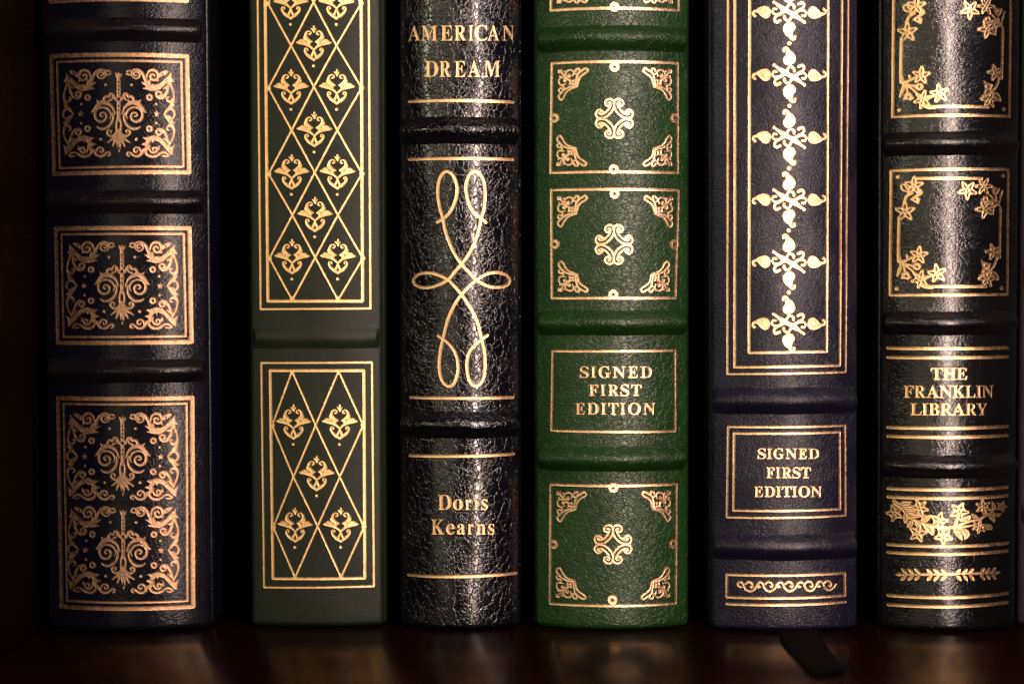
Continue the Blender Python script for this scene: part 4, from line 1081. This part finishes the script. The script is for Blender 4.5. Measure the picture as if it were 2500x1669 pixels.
gf = garland_frame()
b6.repeat('gold_garland', gf, (2174, 720), [(2174, 720), (2179.8, 285.5)], grow=0.045, step=0.08, rough=0.02)
b6.stamp('gold_border', b6.frame((2176.5, 417), (2461, 414), (2174, 720), (2458.5, 718.5), 6.4))
b6.stamp('gold_border', b6.frame((2183, -22), (2467, -22), (2180, 285.5), (2464, 285), 6.4))
for ya, yb in ((849, 848.5), (871.5, 870.5), (1042, 1040), (1063.5, 1062), (1191, 1188.5), (1211.5, 1209), (1327.5, 1324.5), (1346.5, 1343.5), (1451.5, 1447), (1474, 1469)):
    b6.stamp('gold_rule', [S([(2169, ya), (2459, yb)], 7.4, False)])
b6.text([(168, 432, [('T', 782, 1052), ('H', 1050, 1345), ('E', 1362, 1602)]),
         (570, 845, [('F', 162, 394), ('R', 408, 668), ('A', 688, 968), ('N', 976, 1268), ('K', 1268, 1548), ('L', 1553, 1788), ('I', 1803, 1928), ('N', 1945, 2202)]),
         (978, 1248, [('L', 316, 572), ('I', 582, 718), ('B', 743, 978), ('R', 998, 1262), ('A', 1268, 1545), ('R', 1562, 1812), ('Y', 1815, 2062)])], 2190, 880, 9.396, grow=0.035)


def swag():
    fl = lambda x, y, R, rot, n=5: flower(x, y, R, rot, n, 0.60, 0.10)
    leaf = lambda pts, wd: [S(pts, [wd * 0.35, wd, wd * 0.9, wd * 0.2]), S(pts, [3, 9, 9, 2], True, -1)]
    r = leaf([(330, 190), (400, 280), (500, 340), (590, 380)], 120) + leaf([(470, 330), (600, 285), (700, 285), (790, 250)], 120) + leaf([(560, 400), (680, 400), (780, 400), (880, 370)], 100)
    r += leaf([(620, 480), (740, 500), (830, 500), (930, 540)], 110) + leaf([(700, 580), (830, 600), (940, 600), (1140, 585)], 120) + leaf([(640, 540), (660, 620), (650, 700), (640, 795)], 130)
    r += leaf([(1060, 770), (1130, 700), (1200, 650), (1310, 590)], 150) + leaf([(1130, 860), (1230, 900), (1300, 970), (1330, 1085)], 190) + leaf([(830, 720), (780, 790), (740, 850), (690, 900)], 120)
    r += leaf([(900, 740), (930, 800), (960, 850), (990, 900)], 90)
    r += fl(370, 530, 235, -110) + fl(1000, 410, 245, 12, 6) + fl(960, 1040, 250, -5) + fl(1500, 735, 240, -75) + fl(1610, 1110, 250, -125)
    r += [S([(400, 300), (560, 430), (640, 545), (800, 680), (1000, 760), (1400, 880), (1700, 910)], [50, 50, 50, 62, 66, 70, 90]), S([(1050, 780), (1230, 940)], 46)]
    a = crop(r, 2150, 1200, 10.4556)
    q = leaf([(400, 930), (480, 1030), (540, 1110), (605, 1215)], 130) + leaf([(560, 930), (660, 1010), (720, 1090), (680, 1195)], 170) + leaf([(620, 760), (680, 700), (740, 670), (810, 610)], 160)
    q += leaf([(1240, 560), (1330, 600), (1390, 680), (1430, 770)], 130) + leaf([(860, 580), (930, 640), (1000, 690), (1090, 700)], 110) + leaf([(1170, 840), (1240, 880), (1310, 900), (1370, 930)], 150) + leaf([(1330, 520), (1400, 420), (1400, 330), (1360, 230)], 120)
    q += leaf([(1400, 560), (1480, 590), (1540, 580), (1610, 560)], 90)
    q += fl(530, 490, 250, -65) + fl(1140, 380, 205, -95, 6) + fl(1040, 890, 185, -140, 6) + fl(1620, 370, 150, -70)
    q += [S([(200, 910), (420, 880), (700, 770), (900, 720), (1100, 660), (1300, 560), (1560, 560)], [80, 76, 64, 60, 60, 56, 40]), S([(270, 915), (560, 880), (900, 850)], [60, 60, 46]), S([(420, 880), (470, 720), (520, 580)], 86), S([(1180, 480), (1230, 570)], 54), S([(500, 920), (700, 1000)], 44)]
    return a + crop(q, 2290, 1200, 10.4556)


b6.stamp('gold_garland', swag(), grow=0.035, step=0.07, rough=0.02)
sprig = [S([(330, 301), (1140, 290), (1930, 274)], [24, 30, 22])]
for x, t, bt in ((415, (312, 196), (302, 400)), (535, (432, 204), (424, 398)), (650, (546, 200), (548, 398)), (868, (766, 212), (770, 404)), (1000, (884, 212), (894, 404)), (1118, (1018, 212), (1018, 404)),
                 (1262, (1350, 212), (1356, 404)), (1378, (1470, 214), (1472, 402)), (1488, (1578, 208), (1590, 400)), (1690, (1776, 200), (1776, 392)), (1790, (1868, 196), (1878, 384)), (1885, (1978, 188), (1980, 380))):
    ym = 302 - (x - 210) * 0.0158
    for tip in (t, bt):
        sprig.append(S([(x, ym), (x * 0.62 + tip[0] * 0.38, ym * 0.62 + tip[1] * 0.38), (x * 0.3 + tip[0] * 0.7, ym * 0.3 + tip[1] * 0.7), tip], [14, 44, 60, 24]))
sprig += [S([(340, 300), (265, 300), (206, 303)], [20, 62, 16]), S([(1920, 274), (2000, 272), (2064, 268)], [20, 58, 14]), S([(650, 298), (720, 298), (800, 296)], [30, 52, 30]), S([(1130, 292), (1190, 292), (1250, 290)], [34, 56, 34]), S([(1570, 282), (1630, 280), (1690, 278)], [30, 48, 30])]
b6.stamp('gold_sprig', crop(sprig, 2160, 1360, 7.34), step=0.075, rough=0.02)

# ------------------------------------------------------------------ book 7: the edge of the next book
L7 = cloth('faded_brown_bookcloth', 7, (0.014, 0.010, 0.0095), (0.009, 0.0065, 0.0062), 0.7, 0.2)
b7 = Book('faded grey-brown cloth book cut off by the right edge of the photo', ((2498, 2880), (2485, 2866)), 0.0030, 3.0, 7, L7, F2, wob=0.08)
for py in (112, 678, 1256):
    b7.band(py, 26, 1.8)

# ------------------------------------------------------------------ ribbon marker lying on the shelf in front of book 5
rb = plain('black_satin', (0.0014, 0.0011, 0.0011), 0.9, 0.04)
ctr = [(1950, 1520, 96), (1952, 1556, 92), (1970, 1585, 90), (1996, 1615, 86), (2024, 1652, 80)]
path = smooth_path([(c[0], c[1], c[2]) for c in ctr], k=8)
V, F = [], []
n = len(path)
for i, (x, y, wd) in enumerate(path):
    p = on_z(x, y)
    pl, pr = on_z(x - wd / 2, y + wd * 0.10), on_z(x + wd / 2, y - wd * 0.10)
    lift = 0.0002 + 0.0005 * math.sin(i / n * 5.0) ** 2
    for q in range(9):
        t = q / 8
        pt = pl.lerp(pr, t)
        z = lift + 0.0002 * math.sin(t * math.pi)
        V.append((pt.x, pt.y, z + 0.00025))
for i in range(n - 1):
    for q in range(8):
        a = i * 9 + q
        F.append((a, a + 9, a + 10, a + 1))
V = [b5.Mi @ Vector(v) for v in V]
rib = mesh_obj('ribbon_marker', [tuple(v) for v in V], F, rb, b5.root)
md = rib.modifiers.new('thickness', 'SOLIDIFY')
md.thickness = 0.0002
md.offset = -1
